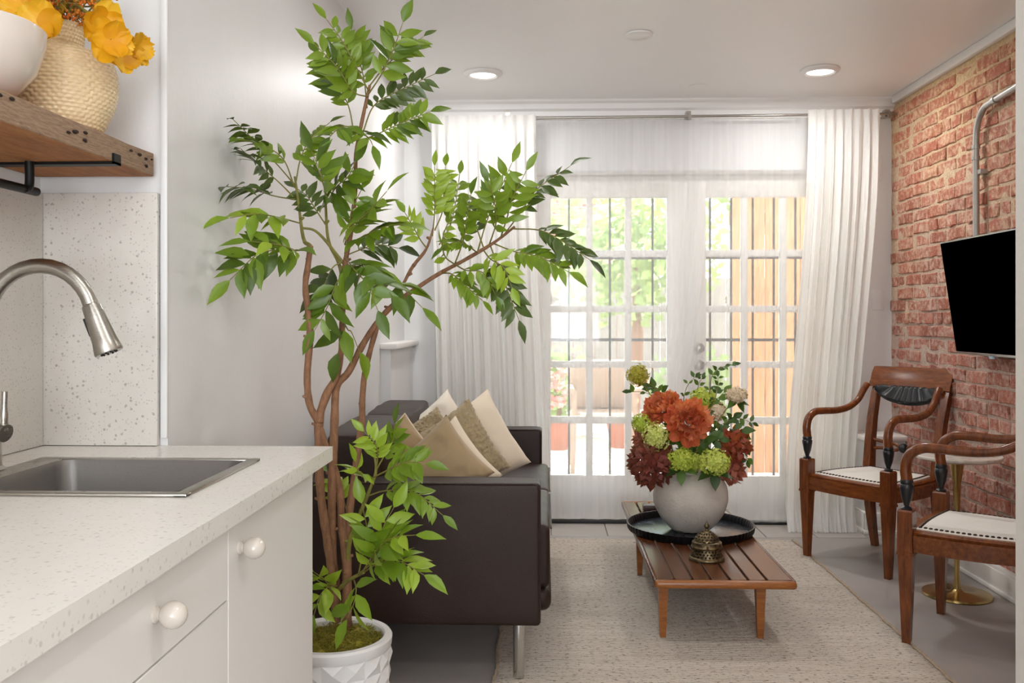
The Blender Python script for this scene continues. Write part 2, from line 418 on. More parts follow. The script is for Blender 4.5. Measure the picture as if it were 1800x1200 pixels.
# low plastered pier with ledge at the right end of the back wall
pier = struct(MB().box(1.785, XR - .001, 5.10, YB - .001, 0, .515), 'wall_pier', M_WALL)
MB().rbox(1.755, XR - .001, 5.07, YB - .001, .516, .545, .008).build('ledge', M_TRIM, pier)
pb = MB().rbox(1.765, 1.785, 5.085, YB - .001, 0, .12, .004).rbox(1.765, XR - .001, 5.08, 5.10, 0, .12, .004)
pb.rbox(1.755, 1.785, 5.075, YB - .001, 0, .025, .006).rbox(1.755, XR - .001, 5.07, 5.10, 0, .025, .006)
pb.build('plinth', M_TRIM, pier)
struct(MB().rbox(XR - .035, XR + .0, 1.975, 5.05, 0, .095, .004).rbox(XR - .045, XR, 1.975, 5.05, 0, .02, .006).rbox(XR - .028, XR, 1.975, 5.05, .085, .11, .006), 'baseboard_right', M_TRIM)
struct(MB().rbox(XL, XL + .018, YN + .002, 4.54, 0, .11, .004), 'baseboard_left', M_TRIM)
struct(MB().rbox(XL + .06, OX0 - .01, YB - .018, YB - .001, 0, .11, .004), 'baseboard_back', M_TRIM)

# brick wall: mortar bed, every brick in view its own object
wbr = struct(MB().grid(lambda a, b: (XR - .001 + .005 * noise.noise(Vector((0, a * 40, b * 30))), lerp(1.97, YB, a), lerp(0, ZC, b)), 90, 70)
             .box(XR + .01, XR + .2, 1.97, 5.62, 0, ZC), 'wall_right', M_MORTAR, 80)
CH = .0682
def brick_mesh(L, i):
    bm = bmesh.new(); bmesh.ops.create_cube(bm, size=1)
    rr = random.Random(100 + i + int(L * 1000))
    for v in bm.verts: v.co = Vector((v.co.x * .02, v.co.y * (L - .012), v.co.z * (CH - .0125)))
    bmesh.ops.subdivide_edges(bm, edges=[e for e in bm.edges if abs((e.verts[0].co - e.verts[1].co).y) > L * .5], cuts=2)
    front = [v for v in bm.verts if v.co.x < 0]
    for v in front:
        v.co += Vector((rr.uniform(-.004, .004), rr.uniform(-.004, .004), rr.uniform(-.0035, .0035)))
    es = [e for e in bm.edges if all(v.co.x < 0 for v in e.verts) and len(e.link_faces) == 2 and e.calc_face_angle(0) > .6]
    bmesh.ops.bevel(bm, geom=es, offset=.004, segments=1, affect='EDGES')
    me = bpy.data.meshes.new('brick'); bm.to_mesh(me); bm.free()
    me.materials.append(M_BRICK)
    for p in me.polygons: p.use_smooth = False
    return me
BM = {L: [brick_mesh(L, i) for i in range(8)] for L in (.207, .104)}
far_bricks = MB()
for c in range(int(ZC / CH)):
    z = (c + .5) * CH
    if z + CH / 2 > ZC - .02: continue
    L = .104 if c % 7 == 3 else .207
    y = YB - (L / 2 if c % 2 else 0) - .003 * R.random()
    if c % 2 and L > .15: pass
    while y > 2.02:
        ln = L
        yc = y - L / 2
        if yc + L / 2 <= YB + .001:
            me = R.choice(BM[L]); dx = XR + .0045 + R.uniform(-.005, .004)
            M = Matrix.Translation((dx, yc + R.uniform(-.002, .002), z + R.uniform(-.0025, .0025))) @ Matrix.Rotation(rad(R.uniform(-1.2, 1.2)), 4, 'X') @ Matrix.Rotation(rad(R.uniform(-1, 1)), 4, 'Z')
            if yc > 3.93:
                o = bpy.data.objects.new('brick', me); COL.objects.link(o); o.parent = wbr
                o.matrix_basis = Matrix.Translation(-Vector(wbr['org'])) @ M
            else:
                far_bricks.add([v.co for v in me.vertices], [tuple(p.vertices) for p in me.polygons], M, False)
        y -= L
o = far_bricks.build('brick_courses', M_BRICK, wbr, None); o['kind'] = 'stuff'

# ceiling fittings
for i, (x, y, e) in enumerate(DOWN):
    lab = ['round recessed ceiling light near the white drape on the left, lit', 'round recessed ceiling light beside the brick wall corner, lit',
           'assumed recessed ceiling light above the sofa near arm, out of frame', 'assumed recessed ceiling light above the near armchair, out of frame',
           'recessed kitchen ceiling light above the counter front', 'rear recessed kitchen ceiling light'][i]
    t0 = thing('ceiling_light', lab, 'ceiling light', (x, y, ZC), 'recessed ceiling lights')
    MB().lathe([(.066, -.001), (.098, -.001), (.098, -.008), (.09, -.016), (.074, -.02), (.066, -.014)], (x, y, ZC), 40, cap=False).build('trim_ring', M_TRIM, t0)
    MB().lathe([(.0, -.013), (.066, -.013), (.066, -.006), (0, -.006)], (x, y, ZC), 40).build('diffuser', M_LED, t0)
dx, dy = .42, 4.06
one(MB().lathe([(0, -.012), (.052, -.012), (.06, -.008), (.061, -.001), (0, -.001)], (dx, dy, ZC), 40), 'ceiling_cover_plate', M_TRIM, 'small round white cover plate on the ceiling between the lights', 'cover plate')
p = at(1232, 154, 4.9)
one(MB().lathe([(0, -.003), (.05, -.003), (.051, -.001), (0, -.001)], (p.x, 4.98, ZC), 32), 'ceiling_patch_plate', M_CEIL, 'faint flat painted-over disc on the ceiling near the curtain rod', 'cover plate')

# ---------------------------------------------------------------- french doors
YD = 5.42; s_ = at(1000, 560, YD); 
def ux(u, Y=YD): return at(u, 560, Y).x
def vz(v, u, Y=YD): return at(u, v, Y).z
DZ0, DZ1, GZ0, GZ1 = .015, 2.035, .262, 1.905
def french_door(n, x0, x1, g0, g1, knob):
    d = thing('door_%d' % n, None, None, (x0, YD, 0), kind='structure')
    y0, y1 = YD - .02, YD + .022
    for a, b in ((x0, g0), (g1, x1)): MB().rbox(a, b, y0, y1, DZ0, DZ1, .003).build('stile', M_TRIM, d)
    MB().rbox(g0, g1, y0, y1, DZ0, GZ0, .003).build('bottom_rail', M_TRIM, d)
    MB().rbox(g0, g1, y0, y1, GZ1, DZ1, .003).build('top_rail', M_TRIM, d)
    mw = .02
    for i in (1, 2):
        xx = lerp(g0, g1, i / 3); MB().rbox(xx - mw, xx + mw, y0 + .004, y1 - .004, GZ0, GZ1, .006).build('muntin', M_TRIM, d)
    for j in range(1, 5):
        zz = lerp(GZ0, GZ1, j / 5)
        for i in range(3):
            MB().rbox(lerp(g0, g1, i / 3) + (mw if i else 0), lerp(g0, g1, (i + 1) / 3) - (mw if i < 2 else 0), y0 + .004, y1 - .004, zz - mw, zz + mw, .006).build('muntin', M_TRIM, d)
    for j in range(5):
        for i in range(3):
            MB().box(lerp(g0, g1, i / 3), lerp(g0, g1, (i + 1) / 3), YD, YD + .003, lerp(GZ0, GZ1, j / 5), lerp(GZ0, GZ1, (j + 1) / 5)).build('pane', M_GLASS, d)
    if knob:
        for zz, r in ((vz(611, 1227), .03), (vz(641, 1227), .034)):
            MB().lathe([(r, 0), (r, .008), (r * .5, .012), (.012, .03), (.024, .045), (.026, .055), (.018, .066), (0, .068)], n=24, M=Matrix.Translation((ux(1227), y0, zz)) @ Matrix.Rotation(PI / 2, 4, 'X')).build('door_knob', M_NICKEL, d)
    return d
xm = ux(1208)
french_door(1, ux(934), xm - .002, ux(968), ux(1172), False)
french_door(2, xm + .002, ux(1478), ux(1240), ux(1444), True)
struct(MB().box(OX0 - .001, OX0 + .018, YB + .02, 5.62, 0, OZ).box(OX1 - .018, OX1 + .001, YB + .02, 5.62, 0, OZ).box(OX0, OX1, YB + .02, 5.62, 2.037, OZ).box(OX0, OX1, 5.36, 5.62, 0, .012), 'trim_door_jamb', M_TRIM)
struct(MB().rbox(OX0, OX1, 5.30, 5.37, .0, .014, .004), 'trim_threshold', M_BLACK)
# security grille outside
gr = thing('security_grille', 'iron security bar grille standing outside the glass doors', 'grille', (xm, 5.60, 0))
for u in (1000, 1072, 1147, 1218, 1248, 1285, 1323, 1360, 1398, 1436):
    xx = ux(u, 5.6); MB().box(xx - .006, xx + .006, 5.595, 5.607, .01, 2.03).build('bar', M_BLACKMETAL, gr)
for v in (453, 597, 742, 850):
    zz = vz(v, 1200, 5.6); MB().box(OX0 + .02, OX1 - .02, 5.592, 5.598, zz - .009, zz + .009).build('cross_bar', M_BLACKMETAL, gr)

# ---------------------------------------------------------------- outdoors
M_PATIO = plain('pale_patio_concrete', 'cfc8bd', .8, bump=.3, bs=40, var=.15)
patio = struct(MB().box(-7, 9, 5.62, 16, -.2, -.06), 'ground_patio', M_PATIO)
M_FENCE = wood('cedar_fence_wood', '8f5c34', 'b98354', .8, (8, 8, 1), 6, .3)
fx0, fx1 = ux(1283, 7.4), ux(1500, 7.4)
fe = thing('wooden_fence', 'tall cedar board fence outside beyond the right glass door', 'fence', ((fx0 + fx1) / 2, 7.4, -.06))
x = fx0
while x < 4.6:
    MB().rbox(x + .002, x + .136, 7.39 + R.uniform(-.003, .003), 7.415, -.05, 2.75 + R.uniform(-.01, .01), .003, 1).build('board', M_FENCE, fe); x += .14
MB().box(fx0, 4.6, 7.42, 7.46, .5, .6).build('rail', M_FENCE, fe); MB().box(fx0, 4.6, 7.42, 7.46, 1.95, 2.05).build('rail', M_FENCE, fe)
# brick house behind
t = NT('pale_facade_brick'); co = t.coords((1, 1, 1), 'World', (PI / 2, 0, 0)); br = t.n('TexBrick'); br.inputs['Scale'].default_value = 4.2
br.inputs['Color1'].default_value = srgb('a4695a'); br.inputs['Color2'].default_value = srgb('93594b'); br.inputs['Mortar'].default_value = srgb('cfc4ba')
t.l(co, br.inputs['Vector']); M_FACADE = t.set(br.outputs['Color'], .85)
hs = thing('brick_house', 'brick house facade far behind the garden trees', 'house', (-1, 15, -.06))
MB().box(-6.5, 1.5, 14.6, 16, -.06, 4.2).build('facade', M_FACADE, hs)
MB().rbox(-6.7, 1.7, 14.4, 16, 4.2, 4.4, .03).build('cornice', M_TRIM, hs)
for wx in (-3.3, -1.0):
    f = MB().rbox(wx - .5, wx + .5, 14.53, 14.6, 1.3, 2.7, .01).build('window', M_TRIM, hs)
    MB().box(wx - .43, wx + .43, 14.515, 14.532, 1.37, 1.98).box(wx - .43, wx + .43, 14.515, 14.532, 2.03, 2.63).build('pane', plain('dim_window_glass', '5d6a74', .1), f)
bnd = thing('rear_garden_fence', 'weathered garden fence closing off the yard behind the trees', 'fence', (1, 12.6, -.06))
for i in range(40):
    MB().rbox(-5 + i * .3, -4.71 + i * .3, 12.6, 12.63, -.06, 1.75, .004, 1).build('board', plain('grey_fence_wood', '99918a', .85, bump=.3, var=.1), bnd)
MB().box(-5, 7, 12.63, 12.68, 1.4, 1.5).build('rail', MATS['grey_fence_wood'], bnd)
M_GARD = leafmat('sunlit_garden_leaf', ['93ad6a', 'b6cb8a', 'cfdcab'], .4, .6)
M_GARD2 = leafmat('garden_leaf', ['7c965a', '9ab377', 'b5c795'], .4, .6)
def tree(x, y, h, cr, n, label, name='garden_tree', mat=M_GARD, group=None, cz=None, sz=.1):
    o = thing(name, label, 'tree' if 'tree' in name else 'shrub', (x, y, -.06), group)
    rr = random.Random(int(x * 91 + y * 7)); cz = cz or h - cr * .8
    MB().tube(spline([(x, y, -.06), (x + .05, y, cz * .5), (x, y, cz)], 4), [.07] * 5 + [.045] * 4, 8).build('trunk', M_BARK, o)
    fm = MB()
    for i in range(n):
        d = Vector((rr.gauss(0, 1), rr.gauss(0, 1), rr.gauss(0, 1))).normalized() * cr * rr.uniform(.35, 1)
        p = Vector((x, y, cz)) + Vector((d.x, d.y, d.z * .85)); a = Vector((rr.gauss(0, 1), rr.gauss(0, 1), rr.gauss(0, .5))).normalized(); b = a.orthogonal().normalized() * .45; s = sz * rr.uniform(.7, 1.3)
        fm.add([p, p + a * s * .5 + b * s, p + a * s, p + a * s * .5 - b * s], [(0, 1, 2, 3)])
    f = fm.build('foliage', mat, o, None); f['kind'] = 'stuff'
    return o
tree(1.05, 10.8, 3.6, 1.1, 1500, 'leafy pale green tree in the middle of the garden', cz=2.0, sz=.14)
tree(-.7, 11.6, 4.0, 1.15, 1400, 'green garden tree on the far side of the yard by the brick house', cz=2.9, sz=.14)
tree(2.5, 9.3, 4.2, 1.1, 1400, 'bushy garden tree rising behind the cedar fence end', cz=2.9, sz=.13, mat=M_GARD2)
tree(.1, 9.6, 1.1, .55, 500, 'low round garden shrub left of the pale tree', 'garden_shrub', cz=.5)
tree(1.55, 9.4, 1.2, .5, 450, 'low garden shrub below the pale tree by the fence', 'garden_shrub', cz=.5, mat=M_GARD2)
# pots of red flowers
M_TERRA = plain('terracotta', 'a8603f', .8)
for i, (x, y, lab, col) in enumerate([(.12, 8.75, 'terracotta pot of red flowers on the patio behind the chair', 'dc9184'), (.75, 8.9, 'terracotta pot of orange flowers on the patio by the shrub', 'e0ab84')]):
    o = thing('flower_pot', lab, 'flower pot', (x, y, -.06), 'patio flower pots')
    MB().lathe([(.10, 0), (.15, .25), (.165, .25), (.165, .3), (.14, .3), (.13, .24), (0, .24)], (x, y, -.06), 20).build('pot', M_TERRA, o)
    fm = MB(); rr = random.Random(i)
    for k in range(110):
        p = Vector((x + rr.gauss(0, .12), y + rr.gauss(0, .12), .35 + rr.uniform(0, .4))); a = Vector((rr.gauss(0, 1), rr.gauss(0, 1), rr.gauss(0, 1))).normalized(); b = a.orthogonal().normalized() * .5; s = .07
        fm.add([p, p + a * s * .5 + b * s, p + a * s, p + a * s * .5 - b * s], [(0, 1, 2, 3)])
    f = fm.build('blossoms', plain('petal_' + col, col, .6), o, None); f['kind'] = 'stuff'
# patio chair and table
M_WICK = plain('brown_wicker', '8d7560', .8, bump=.5)
cx, cy = at(1060, 700, 7.6).x, 7.6
o = thing('patio_chair', 'brown wicker patio chair seen through the left glass door', 'chair', (cx, cy, -.06))
MB().rbox(cx - .27, cx + .27, cy - .25, cy + .25, .34, .42, .03).build('seat', M_WICK, o)
MB().rbox(cx - .27, cx + .27, cy + .2, cy + .27, .42, .84, .03).build('backrest', M_WICK, o)
for a in (-1, 1):
    MB().rbox(cx + a * .27 - .03, cx + a * .27 + .03, cy - .25, cy + .25, .58, .63, .015).build('armrest', M_WICK, o)
    for b in (-1, 1): MB().tube([(cx + a * .24, cy + b * .22, .6), (cx + a * .26, cy + b * .24, -.06)], .018, 8).build('leg', M_WICK, o)
tx, ty = at(890, 700, 8.0).x, 8.0
o = thing('patio_table', 'round patio table standing outside left of the wicker chair', 'table', (tx, ty, -.06))
MB().lathe([(0, .64), (.42, .64), (.43, .66), (.42, .68), (0, .68)], (tx, ty, 0), 32).build('tabletop', M_WICK, o)
for k in range(4):
    a = k * PI / 2 + .5; MB().tube([(tx + .3 * math.cos(a), ty + .3 * math.sin(a), .64), (tx + .38 * math.cos(a), ty + .38 * math.sin(a), -.06)], .015, 8).build('leg', M_BLACKMETAL, o)

# ---------------------------------------------------------------- curtains
YR = 5.215
zr = 2.335
rod = thing('curtain_rod', 'thin metal curtain rod across the top of the glass doors', 'curtain rod', (.5, YR, zr - .02))
MB().tube([(at(738, 0, YR).x, YR, zr), (1.99, YR, zr + .012)], .0075, 10).build('pole', M_NICKEL, rod)
for x in (at(892, 0, YR).x, at(1212, 0, YR).x, at(1518, 0, YR).x, 1.95):
    b = MB().box(x - .008, x + .008, YR - .004, YB - .0, zr + .016, zr + .026).box(x - .009, x + .009, YR - .012, YR + .012, zr - .012, zr + .014).box(x - .014, x + .014, YB - .07, YB - .001, zr + .005, zr + .045)
    b.build('bracket', M_NICKEL, rod)
def curtain(name, top, bot, zb, z1, yc, npl, amp, mat, label, group, pinch=True, nu=220, nv=50, seed=1, flare=0, hem=None):
    def fn(a, b):
        rr = b  # 0 top .. 1 bottom
        x0 = lerp(top[0], bot[0], smooth01(rr * .9 + rr * rr * .1)); x1 = lerp(top[1], bot[1], smooth01(rr))
        wob = .03 * noise.noise(Vector((a * 5, seed, b * .8)))
        aa = a + wob * rr
        x = lerp(x0, x1, a)
        ph = aa * npl * 2 * PI
        am = amp * (.45 + .55 * smooth01(b * 4)) * (1 + .5 * noise.noise(Vector((a * 6, b * 1.5, seed * 3))))
        y = yc + am * (math.sin(ph) * .8 + .25 * math.sin(ph * 2.3 + seed + b) + .18 * math.sin(ph * .5 + 4 * b))
        if pinch and b < .05:
            y = yc + am * math.sin(ph) * (1.0 - .75 * math.sin(PI * b / .05) ** .5 if b < .05 else 1) - .004
        z = lerp(z1, zb, b)
        if flare and b > .93: y += -flare * ((b - .93) / .07) ** 1.5 * (1 + .6 * math.sin(ph))
        x += .004 * math.sin(ph * 1.0 + PI / 2) * rr
        return (x, y, z)
    m = MB().grid(fn, nu, nv)
    return one(m, name, mat, label, 'curtain', group, None)
TL, TR = at(760, 0, 5.2), at(942, 0, 5.2); BL_, BR_ = at(772, 0, 5.2), at(965, 0, 5.2)
c = curtain('drape', (TL.x, TR.x), (BL_.x, BR_.x), .012, 2.345, 5.165, 10, .026, M_DRAPE, 'opaque white pleated drape behind the leafy tree and sofa', 'white drapes', seed=2)
TL, TR = at(1416, 0, 5.2), at(1541, 0, 5.2); BL_, BR_ = at(1382, 0, 5.13), at(1503, 0, 5.13)
c = curtain('drape', (TL.x, TR.x), (BL_.x, BR_.x), .006, 2.36, 5.155, 8, .032, M_DRAPE, 'opaque white pleated drape next to the brick wall and armchair', 'white drapes', seed=5, flare=.05)
curtain('sheer_curtain', (at(762, 0, 5.26).x, at(1211, 0, 5.26).x), (at(765, 0, 5.26).x, at(1240, 0, 5.26).x), .035, 2.335, 5.262, 13, .007, M_SHEER, 'sheer white voile curtain over the left glass door', 'sheer curtains', pinch=False, seed=3, nu=260)
curtain('sheer_curtain', (at(1209, 0, 5.25).x, at(1500, 0, 5.25).x), (at(1150, 0, 5.25).x, at(1440, 0, 5.25).x), .03, 2.335, 5.238, 8, .007, M_SHEER, 'sheer white voile curtain over the right glass door with knobs', 'sheer curtains', pinch=False, seed=8, nu=200)

# ---------------------------------------------------------------- rug
t = NT('woven_jute_rug'); 
co = t.coords((1, 1, 1), 'World')
w = t.n('TexWave', wave_type='BANDS', bands_direction='Y'); w.inputs['Scale'].default_value = 42; w.inputs['Distortion'].default_value = 1.2; w.inputs['Detail'].default_value = 2; t.l(co, w.inputs['Vector'])
n1 = t.noise(t.coords((45, 130, 1), 'World'), 1, 3, .7); n2 = t.noise(t.coords((2, 45, 1), 'World'), 1, 3, .6); n3 = t.noise(t.coords((160, 160, 160), 'World'), 1, 2)
base = t.mix(t.ramp(n2, [(.35, G4(0)), (.65, G4(1))]), srgb('d9ccbd'), srgb('e8ddd0'))
base = t.mix(t.ramp(w.outputs['Fac'], [(.0, G4(.6)), (.45, G4(0))]), base, srgb('86735f'))
base = t.mix(t.ramp(n1, [(.56, G4(0)), (.63, G4(.9))]), base, srgb('6d5644'))
t.bump(t.math('ADD', w.outputs['Fac'], n3), .8, .006); M_RUG = t.set(base, .92)
RX0, RX1, RY0, RY1 = -.165, 1.335, 2.55, 4.93
def rugedge(y, s): return .012 * noise.noise(Vector((s * 9, y * 5, 0))) + .006 * noise.noise(Vector((s * 3, y * 14, 2)))
rg = thing('rug', 'flat-woven oatmeal rug with brown flecks under the slatted table', 'rug', ((RX0 + RX1) / 2, (RY0 + RY1) / 2, 0))
def rfn(a, b):
    y = lerp(RY0, RY1, b); x0 = RX0 + rugedge(y, 1); x1 = RX1 + rugedge(y, 7)
    x = lerp(x0, x1, a); return (x, y + .008 * noise.noise(Vector((x * 6, 3 if b > .5 else 9, 0))), .008 + .0015 * noise.noise(Vector((x * 8, y * 8, 0))) if 0 < a < 1 and 0 < b < 1 else .001)
MB().grid(rfn, 90, 160).build('weave', M_RUG, rg, None)
M_BIND = wood('rug_binding_cord', '8f7c66', 'c9b7a0', .9, (1, 30, 1), 20, .6)
for s, X0 in ((1, RX0), (7, RX1)):
    pts = []; rs = []
    for i in range(240):
        y = lerp(RY0, RY1, i / 239); pts.append((X0 + rugedge(y, s), y, .007)); rs.append(.006 + .002 * math.sin(i * 1.3))
    MB().tube(pts, rs, 6).build('binding', M_BIND, rg)

# ---------------------------------------------------------------- kitchen
CT = .914
YC1 = 1.955
SX0, SX1, SY0, SY1 = -.985, -.552, 1.385, 1.752
ct = MB()   # worktop with the sink cut-out
for a in ((XK, SX0 + .01, -.6, YC1), (SX1 - .01, -.458, -.6, YC1), (SX0 + .01, SX1 - .01, -.6, SY0 + .01), (SX0 + .01, SX1 - .01, SY1 - .01, YC1)):
    ct.box(a[0], a[1], a[2], a[3], CT - .03, CT)
one(ct, 'worktop', M_WORKTOP, 'speckled white quartz kitchen worktop around the sink', 'worktop')
sp = thing('backsplash', 'speckled quartz backsplash slabs on the kitchen walls above the worktop', 'backsplash', (XK, YN, CT))
MB().rbox(XK, XK + .018, -.6, YN - .02, CT + .001, 1.463, .002).build('slab', M_QUARTZ, sp)
MB().rbox(XK + .001, -.838, YN - .019, YN - .001, CT + .001, 1.463, .002).build('slab', M_QUARTZ, sp)
M_SINK = plain('grey_sink_steel', '77736f', .42, .6, bump=.1, bs=200)
sk = thing('kitchen_sink', 'grey metal drop-in sink with a flat rim set in the worktop', 'sink', ((SX0 + SX1) / 2, (SY0 + SY1) / 2, CT))
rw = .022
MB().rbox(SX0, SX0 + rw + .03, SY0, SY1, CT, CT + .005, .002).rbox(SX1 - rw, SX1, SY0, SY1, CT, CT + .005, .002).rbox(SX0, SX1, SY0, SY0 + rw, CT, CT + .0055, .002).rbox(SX0, SX1, SY1 - rw, SY1, CT, CT + .0055, .002).build('rim', M_NICKEL, sk)
bx0, bx1, by0, by1, bz = SX0 + rw + .03, SX1 - rw, SY0 + rw, SY1 - rw, CT - .19
rings = []
for ins, z in ((0, CT + .004), (.004, CT - .01), (.012, bz + .03), (.03, bz + .006), (.05, bz)):
    x0, x1, y0, y1 = bx0 + ins, bx1 - ins, by0 + ins, by1 - ins; q = .03; ring = []
    for cx_, cy_, a0 in ((x1 - q, y1 - q, 0), (x0 + q, y1 - q, 90), (x0 + q, y0 + q, 180), (x1 - q, y0 + q, 270)):
        for k in range(5): a = rad(a0 + k * 22.5); ring.append((cx_ + q * math.cos(a), cy_ + q * math.sin(a), z))
    rings.append(ring)
m = MB(); n = 20
m.add([p for r_ in rings for p in r_], [(i * n + k, (i + 1) * n + k, (i + 1) * n + (k + 1) % n, i * n + (k + 1) % n) for i in range(4) for k in range(n)] + [tuple(4 * n + k for k in range(n))])
m.build('basin', M_SINK, sk)
MB().lathe([(0, .001), (.035, .001), (.045, .004), (.045, 0)], ((bx0 + bx1) / 2, (by0 + by1) / 2, bz), 24).build('drain', M_CHROME, sk)
# faucet
FX, FY = -1.0, 1.60
fc = thing('kitchen_faucet', 'brushed nickel gooseneck faucet with pull-down spray head', 'faucet', (FX, FY, CT))
MB().lathe([(0, 0), (.03, 0), (.03, .006), (.024, .012), (.022, .12), (.017, .13), (.0135, .14), (0, .14)], (FX, FY, CT), 28).build('body', M_NICKEL, fc)
rA = .097; zc_ = 1.185; pts = [(FX, FY, CT + .12), (FX, FY, 1.08)]
for k in range(17):
    a = PI - k * rad(10.2); pts.append((FX + rA + rA * math.cos(a), FY, zc_ + rA * 1.03 * math.sin(a)))
MB().tube(pts, .0135, 16).build('spout', M_NICKEL, fc)
e = Vector(pts[-1]); d = (e - Vector(pts[-2])).normalized()
hm = Matrix.Translation(e - d * .002) @ d.to_track_quat('Z', 'Y').to_matrix().to_4x4()
hd = MB().lathe([(.0135, 0), (.0155, .001), (.0165, .004), (.018, .03), (.0215, .07), (.025, .09), (.024, .093), (.018, .093), (0, .09)], n=28, M=hm).build('spray_head', M_NICKEL, fc)
MB().rbox(-.0215, -.0165, -.006, .006, .02, .055, .002, M=hm @ Matrix.Rotation(PI / 2, 4, 'Z')).build('spray_button', M_BLACK, fc)
q = MB()
for k in range(10): a = k * PI / 5; q.ball(tuple(hm @ Vector((.013 * math.cos(a), .013 * math.sin(a), .093))), .0022, 6, 4)
q.build('nozzle', M_BLACK, fc)
hb = MB().tube([(FX + .012, FY, .992), (FX + .038, FY - .006, .985)], .0165, 20).build('handle_hub', M_NICKEL, fc)
MB().tube(spline([(FX + .034, FY - .006, .99), (FX + .036, FY - .008, 1.03), (FX + .037, FY - .008, 1.06)], 4), [.007] * 4 + [.005] * 5, 10).build('lever', M_NICKEL, hb)

# base cabinets
XF = -.495
def knob(parent, y, z):
    MB().lathe([(.0, 0), (.011, 0), (.011, .003), (.007, .006), (.0065, .012)] + [(.0178 * math.sin(a), .024 - .0178 * math.cos(a)) for a in [rad(22 + 158 * k / 12) for k in range(13)]], n=24,
               M=Matrix.Translation((XF, y, z)) @ Matrix.Rotation(PI / 2, 4, 'Y')).build('knob', plain('white_crackle_ceramic', 'cfc6bc', .1, bump=.03, Coat_Weight=.5), parent)
def cabinet(y0, y1, label, fronts):
    c = thing('base_cabinet', label, 'cabinet', ((XK + XF) / 2, (y0 + y1) / 2, 0), 'kitchen base cabinets')
    MB().box(XK + .002, XF - .018, y0, y0 + .016, .09, CT - .031).box(XK + .002, XF - .018, y1 - .016, y1, .09, CT - .031).box(XK + .002, XF - .018, y0, y1, .09, .106).box(XK + .002, XK + .01, y0, y1, .09, CT - .031).box(XF - .03, XF - .018, y0, y1, .1, CT - .031).box(XK + .002, XF - .07, y0, y1, 0, .09).build('carcass', M_CAB, c)
    for kind, a, b, z0, z1, ky, kz in fronts:
        f = MB().rbox(XF - .0175, XF, a + .0015, b - .0015, z0, z1, .0012, 1).build(kind, M_CAB, c)
        if ky: knob(f, ky, kz)
    return c
YS = 1.4086
cabinet(YS + .0005, 1.93, 'white base cabinet with one door at the end beside the potted tree', [('door', YS, 1.93, .10, .876, 1.462, .818)])
cabinet(.70, YS - .0005, 'white base cabinet with stacked drawers below the sink side', [('drawer', .70, YS, .7515, .876, 1.14, .814), ('drawer', .70, YS, .43, .7485, 1.14, .66), ('drawer', .70, YS, .10, .427, 1.14, .35)])
cabinet(.3, .6995, 'white base cabinet nearest the camera, out of frame', [('door', .3, .6995, .10, .876, .65, .818)])
cabinet(-.6, .2995, 'white base cabinet at the rear end of the worktop', [('door', -.6, .2995, .10, .876, .25, .818)])

# shelf
SH0, SH1, SZ0, SZ1 = XK + .003, -.843, 1.497, 1.546
sh = thing('wall_shelf', 'thick reclaimed wood shelf on the kitchen wall above the sink', 'shelf', (XK, 1.2, SZ0))
def shfn(co):
    co = co + Vector((.0035 * noise.noise(co * 9 + Vector((5, 0, 0))), 0, .002 * noise.noise(co * 14)))
    return co
MB().rbox(SH0, SH1, -.1, YN - .022, SZ0, SZ1, .006, 2, puff=shfn, sub=16).build('plank', M_SHELF, sh, 50)
pk = MB()
for i in range(26):
    y = R.uniform(1.0, 1.93); z = lerp(SZ0, SZ1, R.uniform(.25, .85)); pk.ball((SH1 + .001, y, z), R.uniform(.004, .009), 8, 5, (.35, 1.0, .4))
pk.build('nail_hole', plain('dark_wood_pit', '2b1c14', .9), sh)
for yb in (1.76, .55):
    b = MB().box(SH1 - .0, SH1 + .005, yb - .014, yb + .014, SZ0 - .005, SZ0 + .016).box(SH0, SH1 + .005, yb - .014, yb + .014, SZ0 - .0055, SZ0 - .0005)
    b.rbox(SH0 + .0, SH0 + .006, yb - .014, yb + .014, SZ0 - .14, SZ0 - .005, .001)
    b.build('bracket', M_BLACKMETAL, sh)
ry = 1.72; MB().tube(spline([(-.992, ry, SZ0 - .004), (-.992, ry, SZ0 - .048), (-.994, ry - .012, SZ0 - .058), (-.998, ry - .06, SZ0 - .058), (-1.02, .6, SZ0 - .058)], 4), .0085, 12).build('hanging_rail', M_BLACKMETAL, sh)

# shelf vase with basket texture
vx, vy = -.943, 1.735
prof = [(.058, 0), (.075, .006), (.098, .05), (.106, .09), (.104, .125), (.092, .15), (.06, .165), (.046, .17), (.0445, .185), (.046, .205), (.049, .212)]
pp = spline([(r_, 0, z) for r_, z in prof], 20); NV, NR = 240, len(pp)
m = MB(); vs = []; fs = []
for i, p in enumerate(pp):
    row = int(p.z / .0072)
    for k in range(NV):
        a = 2 * PI * k / NV
        u_ = (k / NV * 42 + (row % 2) * .5) % 1; v_ = (p.z / .0072) % 1
        w_ = (math.sin(PI * u_) * math.sin(PI * v_)) ** .5 if .008 < p.z < .207 else .5
        r_ = p.x + .0045 * w_ - .002
        vs.append((vx + r_ * math.cos(a), vy + r_ * math.sin(a), SZ1 + .001 + p.z))
for i in range(NR - 1):
    for k in range(NV): fs.append((i * NV + k, i * NV + (k + 1) % NV, (i + 1) * NV + (k + 1) % NV, (i + 1) * NV + k))
fs.append(tuple(range(NV))[::-1]); m.add(vs, fs)
m.lathe([(.049, .212), (.045, .213), (.041, .205), (.040, .1), (0, .1)], (vx, vy, SZ1 + .001), 48, cap=False)
one(m, 'woven_vase', plain('glazed_cream_ceramic', 'dfc79f', .22, var=.06, bs=50), 'cream ceramic vase with basket-weave relief on the wood shelf', 'vase', sharp=None)
bx_, by_ = -.962, 1.455
